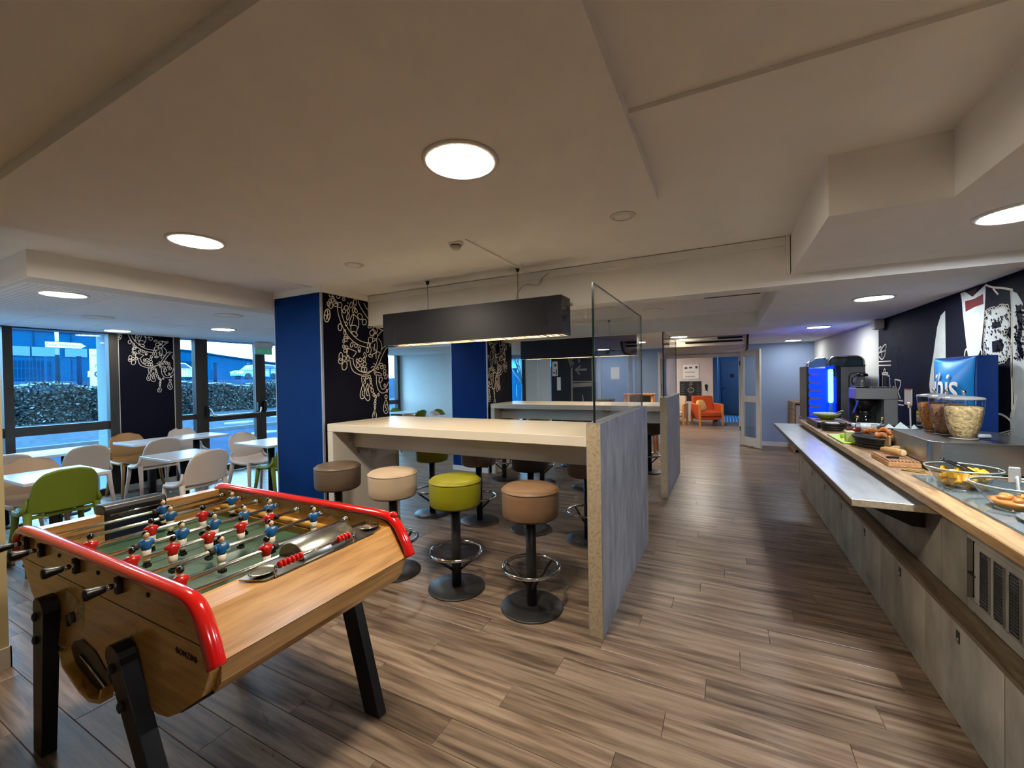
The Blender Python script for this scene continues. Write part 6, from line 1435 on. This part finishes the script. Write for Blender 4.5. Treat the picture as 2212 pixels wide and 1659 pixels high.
def pot(cx, cy, z, label):
    t = root('coffee_pot', label, 'coffee pot', (cx, cy, z), 'glass coffee pots of the brewer')
    part('glass', MB().lathe([(.055, z + .001), (.078, z + .02), (.080, z + .05), (.062, z + .10), (.045, z + .125)], (cx, cy, 0), 28, close=False), G, t)
    part('base_plate', MB().lathe([(.055, z), (.076, z + .014)], (cx, cy, 0), 24), M_chrome, t)
    part('lid', MB().lathe([(.05, z + .122), (.056, z + .13), (.05, z + .150), (.02, z + .156), (1e-5, z + .157)], (cx, cy, 0), 24), M_black, t)
    part('handle', MB().tube(smooth_pts([(cx - .045, cy - .03, z + .125), (cx - .085, cy - .05, z + .12), (cx - .10, cy - .06, z + .07), (cx - .085, cy - .05, z + .03)], k=4), .008, 8, flat=(.7, 1.3)), M_black, t)
    part('band', MB().lathe([(.0465, z + .118), (.0475, z + .126)], (cx, cy, 0), 24, close=False), M_chrome, t)
pot(1.345, 5.86, 1.34, 'glass coffee pot on top of the grey brewer')
pot(1.375, 5.86, ZW + .03, 'glass coffee pot under the black funnel of the brewer')
ca = root('clear_canister', 'empty clear canister on top of the grey brewer', 'canister', (1.55, 5.90, 1.34))
part('glass', MB().lathe([(.045, 1.341), (.05, 1.35), (.048, 1.47), (.05, 1.475)], (1.55, 5.90, 0), 24, close=False), G, ca)
part('base', MB().lathe([(.044, 1.34), (.046, 1.346)], (1.55, 5.90, 0), 20), mat('rim_glass', (196, 210, 206)), ca)
# drinks machine with blue lit column
M_bluelit = mat('blue_light_column', (40, 150, 255), .3, emis=(.14, .62, 1.0), estr=2.2)
M_bluebox = mat('glowing_blue_plastic', (10, 24, 170), .3, emis=(.0, .012, 1.0), estr=2.4)  # bay and housings made to emit, adding blue glow on the tray shelf
dm = root('drinks_machine', 'large grey hot drinks machine with glowing blue column', 'drinks machine', (1.33, 7.1, .0))
part('lower_cabinet', MB().rbox(.98, 1.59, 6.78, 7.5, .002, .88, .004), M_darkmetal, dm)
part('body', MB().rbox(1.345, 1.598, 6.80, 7.45, .881, 1.585, .006), M_grey, dm)
part('side_door', MB().rbox(1.30, 1.346, 6.80, 7.45, .881, 1.585, .01), mat('navy_side', (16, 20, 70), .3), dm)
ww = MB().tube([(1.43, 6.795, .90), (1.43, 6.795, 1.46), (1.445, 6.795, 1.49), (1.47, 6.795, 1.50), (1.597, 6.795, 1.50)], .005, 6)
part('panel_groove', ww, M_black, dm)
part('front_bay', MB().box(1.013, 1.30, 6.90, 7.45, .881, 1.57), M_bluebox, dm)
part('light_column', MB().lathe([(.022, 1.11), (.028, 1.13), (.028, 1.53), (.022, 1.555)], (1.25, 6.86, 0), 16), M_bluelit, dm)
part('lower_tube', MB().lathe([(.022, .90), (.022, 1.08)], (1.25, 6.86, 0), 16), mat('pale_blue_tube', (110, 170, 230), .2), dm)
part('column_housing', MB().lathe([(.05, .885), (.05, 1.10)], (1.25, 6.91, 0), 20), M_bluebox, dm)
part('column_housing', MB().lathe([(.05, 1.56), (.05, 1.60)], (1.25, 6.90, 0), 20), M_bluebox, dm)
part('edge_post', MB().rbox(.985, 1.012, 6.86, 7.45, .881, 1.60, .005), M_black, dm)
for k in range(6): part('button_shelf', MB().prism([(1.015, 0), (1.10, -.004), (1.135, .006), (1.135, .02), (1.05, .018), (1.015, .03)], 'y', 6.84, 6.90).xform(Matrix.Translation((0, 0, .945 + k * .105))), mat('pink_grey_plastic', (150, 128, 150), .4), dm)
part('screen_shell', MB().tube(smooth_pts([(1.01, 6.86, 1.58), (1.03, 6.86, 1.66), (1.09, 6.86, 1.695), (1.20, 6.86, 1.70)], k=4), .014, 8), M_chrome, dm)
part('header', MB().prism([(1.02, 1.575), (1.30, 1.60), (1.30, 1.69), (1.08, 1.685), (1.03, 1.65)], 'y', 6.865, 7.2), mat('pale_blue_header', (120, 160, 230), .2, metal=.3), dm)  # header in an even pale blue, slightly metallic
arch = smooth_pts([(1.215, 6.85, 1.59), (1.225, 6.85, 1.66), (1.26, 6.85, 1.705), (1.32, 6.85, 1.715), (1.50, 6.85, 1.715), (1.56, 6.85, 1.70), (1.59, 6.85, 1.66), (1.597, 6.85, 1.59)], k=5)
part('chrome_arch', MB().tube(arch, .014, 10), M_chrome, dm)
part('hopper', MB().lathe([(.155, 6.87), (.155, 7.15)], (1.41, 0, 1.555), 32, axis='y'), mat('smoked_hopper', (30, 36, 40), .15, coat=.4), dm)
part('glass_back', MB().prism([(p[0], p[2]) for p in arch], 'y', 6.86, 6.865), mat('smoked_pane', (70, 90, 98), .1), dm)
part('top_edge', MB().box(1.30, 1.60, 6.795, 7.45, 1.585, 1.597), M_black, dm)
# cabinet against the end wall
fc_ = root('sideboard', 'oak framed grey sideboard against the end wall', 'cabinet', (1.35, 10.0, 0))
part('side_panel', MB().box(1.15, 1.19, 9.55, 10.23, .002, .93), M_woodtop, fc_)
part('top', MB().box(1.15, 1.595, 9.55, 10.23, .93, .96), M_woodtop, fc_)
part('door', MB().box(1.20, 1.39, 9.56, 9.58, .05, .90), mat('pale_door', (176, 168, 158), .6), fc_)
part('door', MB().box(1.395, 1.59, 9.56, 9.58, .05, .90), mat('pale_door', (176, 168, 158)), fc_)
part('body', MB().box(1.19, 1.59, 9.58, 10.22, .03, .93), M_darkmetal, fc_)
# ================================================================== FAR END AND LOBBY
M_cream = mat('cream_door', (206, 200, 184), .45)
dl = root('door_5', kind='structure', loc=(.30, 10.20, 0))
ang = math.atan2(9.74 - 10.20, .62 - .30); DL = .585
def loc(mb): return mb.xform(Matrix.Translation((.30, 10.19, 0)) @ Matrix.Rotation(ang, 4, 'Z'))
part('stile', loc(MB().rbox(0, .11, -.022, .022, .012, 2.02, .004)), M_cream, dl)
part('stile', loc(MB().rbox(DL - .11, DL, -.022, .022, .012, 2.02, .004)), M_cream, dl)
for a, b in ((.012, .20), (.93, 1.06), (1.88, 2.02)): part('rail', loc(MB().rbox(.11, DL - .11, -.021, .021, a, b, .003)), M_cream, dl)
for a, b in ((.20, .93), (1.06, 1.88)): part('pane', loc(MB().box(.11, DL - .11, -.003, .003, a, b)), pane_mat('door_glass', (.86, .92, .97), 1.0), dl)
for z in (.35, 1.75): part('hinge', MB().box(.27, .295, 10.165, 10.19, z - .05, z + .05), M_darkmetal, dl)
d6 = root('door_6', kind='structure')
part('leaf', MB().box(-1.30, -1.26, 9.60, 10.20, .012, 2.02), M_cream, d6)
part('pane', MB().box(-1.285, -1.255, 9.72, 10.08, 1.06, 1.88), mat('dark_pane', (70, 62, 40), .1), d6)
# wooden baby high chair
hc = root('high_chair', 'orange wooden high chair behind the second high table', 'high chair', (-1.52, 8.6, 0))
M_ow = mat('orange_beech', (202, 128, 66), .45, var=.1)
for sx in (-1, 1):
    for y in (8.42, 8.80): part('leg', MB().tube([(-1.52 + sx * .30, y, .001), (-1.52 + sx * .25, 8.55 + (y - 8.6) * .6, 1.16)], .022, 8), M_ow, hc)
    part('arm_rest', MB().rbox(-1.52 + sx * .25 - .025, -1.52 + sx * .25 + .025, 8.42, 8.76, 1.14, 1.165, .006), M_ow, hc)
part('front_bar', MB().rbox(-1.80, -1.24, 8.40, 8.44, 1.13, 1.17, .006), M_ow, hc)
part('foot_bar', MB().rbox(-1.80, -1.24, 8.42, 8.46, .34, .38, .006), M_ow, hc)
part('seat', MB().rbox(-1.76, -1.28, 8.46, 8.78, .84, .865, .006), M_ow, hc)
part('back_panel', MB().rbox(-1.74, -1.30, 8.72, 8.745, .90, 1.14, .01), M_darkmetal, hc)
lc_ = root('low_cupboard', 'khaki cupboard seen through the near glass screen', 'cabinet', (-2.55, 10.0, 0))
part('body', MB().rbox(-2.72, -2.38, 9.80, 10.14, .002, .95, .006), mat('khaki_laminate', (110, 96, 70), .6), lc_)
part('top', MB().rbox(-2.73, -2.37, 9.79, 10.145, .95, .97, .004), mat('khaki_laminate', (110, 96, 70)), lc_)
# armchairs
def armchair(x, y, rot, fab, label):
    t = root('armchair', label, 'armchair', (0, 0, 0), 'wood framed armchairs in the lobby')
    M = Matrix.Translation((x, y, 0)) @ Matrix.Rotation(rot, 4, 'Z')
    def q(mb): return mb.xform(M)
    for sx in (-1, 1):
        part('side', q(MB().rbox(sx * .33 - .025, sx * .33 + .025, -.30, .30, .20, .62, .01)), fab, t)
        part('arm_rest', q(MB().rbox(sx * .33 - .03, sx * .33 + .03, -.34, .32, .62, .65, .008)), M_ow, t)
        for sy in (-.32, .30): part('leg', q(MB().rbox(sx * .33 - .028, sx * .33 + .028, sy - .025, sy + .025, .001, .63, .006)), M_ow, t)
    part('seat_cushion', q(MB().rbox(-.30, .30, -.33, .28, .27, .43, .03)), fab, t)
    part('seat_base', q(MB().rbox(-.30, .30, -.30, .30, .18, .27, .01)), fab, t)
    bk = MB().rbox(-.31, .31, -.06, .06, 0, .52, .03).xform(Matrix.Translation((0, .27, .36)) @ Matrix.Rotation(-.18, 4, 'X'))
    part('back_cushion', q(bk), fab, t)
    return t
M_or = mat('orange_fabric', (182, 70, 20), .8, var=.05, bump=.2, bscale=120); M_gf = mat('greige_fabric', (176, 162, 140), .8, var=.05, bump=.2, bscale=120)
armchair(-.50, 13.95, .42, M_or, 'orange armchair with wooden legs in the lobby')
armchair(-1.42, 13.85, -.1, M_gf, 'greige armchair left of the orange one in the lobby')
def cushion(x, y, z, rx, rz, m, label):
    mb = MB().ball((0, 0, 0), (.19, .06, .19), 16, 10)
    mb.v = [(math.copysign(min(.17, abs(a) ** .7 * .58), a), b, math.copysign(min(.17, abs(c) ** .7 * .58), c)) for a, b, c in mb.v]
    mb.xform(Matrix.Translation((x, y, z)) @ Matrix.Rotation(rz, 4, 'Z') @ Matrix.Rotation(rx, 4, 'X'))
    solid('cushion', mb, m, label, 'cushion')
cushion(-.64, 13.80, .60, -.35, .9, mat('mustard_cushion', (206, 160, 96), .8, bump=.2), 'mustard cushion leaning in the orange armchair')
cushion(-1.46, 13.88, .60, -.3, .1, mat('yellow_cushion', (226, 190, 40), .8, bump=.2), 'bright yellow cushion in the greige armchair')
# wall pictures of the lobby
YW = 14.9
po = root('wall_poster', 'white printed poster in a thin frame above the blackboard', 'poster', (-1.0, YW, 1.40))
part('frame', MB().box(-1.245, -.752, YW - .02, YW - .001, 1.395, 1.875), M_alu, po)
part('sheet', MB().box(-1.235, -.762, YW - .023, YW - .02, 1.405, 1.865), M_white, po)
pm = MB(); rr = random.Random(8)
for (z, a, b, w) in ((1.75, -1.18, -1.10, .06), (1.76, -1.05, -.95, .05), (1.77, -.86, -.79, .08)): pm.ribbon([(a, z), (b, z + .01)], w, 'y', YW - .0235, thick=-.0008)
for z in (1.61, 1.465):
    for k in range(6): pm.ribbon([(-1.17 + k * .05, z - .015), (-1.15 + k * .05, z + .03), (-1.13 + k * .05, z - .01), (-1.12 + k * .05, z + .012)], .012, 'y', YW - .0235, thick=-.0008)
part('print', pm, mat('print_grey', (70, 72, 78)), po, kind='stuff')
bb = root('blackboard', 'square black chalk menu board behind the orange armchair', 'blackboard', (-1.01, YW, .67))
part('board', MB().box(-1.34, -.685, YW - .02, YW - .001, .675, 1.318), mat('chalkboard_black', (20, 22, 20), .6), bb)
cm_ = MB()
cm_.ribbon(smooth_pts([(-1.05, 1.26), (-1.0, 1.29), (-.95, 1.27), (-1.02, 1.23), (-.96, 1.20), (-1.06, 1.19)], k=4), .014, 'y', YW - .0212, thick=-.0008)
cm_.ribbon([(-1.0 + .09 * math.cos(a), 1.03 + .08 * math.sin(a)) for a in [k * PI / 8 for k in range(16)]], .03, 'y', YW - .0212, True, thick=-.0008)
for k in range(9):
    for xx in (-1.30, -1.06, -.83): cm_.ribbon([(xx, 1.22 - k * .06), (xx + rr.uniform(.08, .13), 1.22 - k * .06)], .009, 'y', YW - .0212, thick=-.0008)
part('chalk_text', cm_, M_chg, bb, kind='stuff')
te = root('pencil_ornament', 'black oval wall sign with a white pencil tip beside the blackboard', 'wall sign', (-.54, YW, 1.0))
part('plate', MB().lathe([(.05, YW - .02), (.05, YW - .001)], (-.54, 0, 1.17), 20, axis='y', sx=1.0, sy=1.0).prism([(-.585, 1.15), (-.495, 1.15), (-.515, .98), (-.555, .98)], 'y', YW - .02, YW - .001), M_black, te)
part('tip', MB().prism([(-.565, 1.0), (-.515, 1.0), (-.54, .93)], 'y', YW - .022, YW - .001), M_white, te)
rg = root('blue_rug', 'blue patterned rug before the slate blue lobby door', 'rug', (.15, 16.0, 0))
part('pile', MB().rbox(-.18, .70, 14.9, 17.2, .001, .012, .004), mat('rug_blue', (40, 110, 170), .9, var=.3, vscale=8), rg)
for k in range(9): part('stripe', MB().box(-.14 + k * .09, -.10 + k * .09, 14.98, 17.1, .012, .014), mat('rug_light', (120, 180, 220), .9), rg)
solid('door_wedge', MB().prism([(.40, .001), (.52, .001), (.52, .035), (.40, .006)], 'y', 9.86, 9.90), mat('wedge_wood', (150, 84, 52), .6), 'small brown wooden wedge under the open white door', 'door wedge')
# small glows need no direct sampling
for _n in ('exit_green', 'green_led', 'head_lamp_on', 'tail_lamp_on'):
    if _n in MATS: MATS[_n].cycles.emission_sampling = 'NONE'
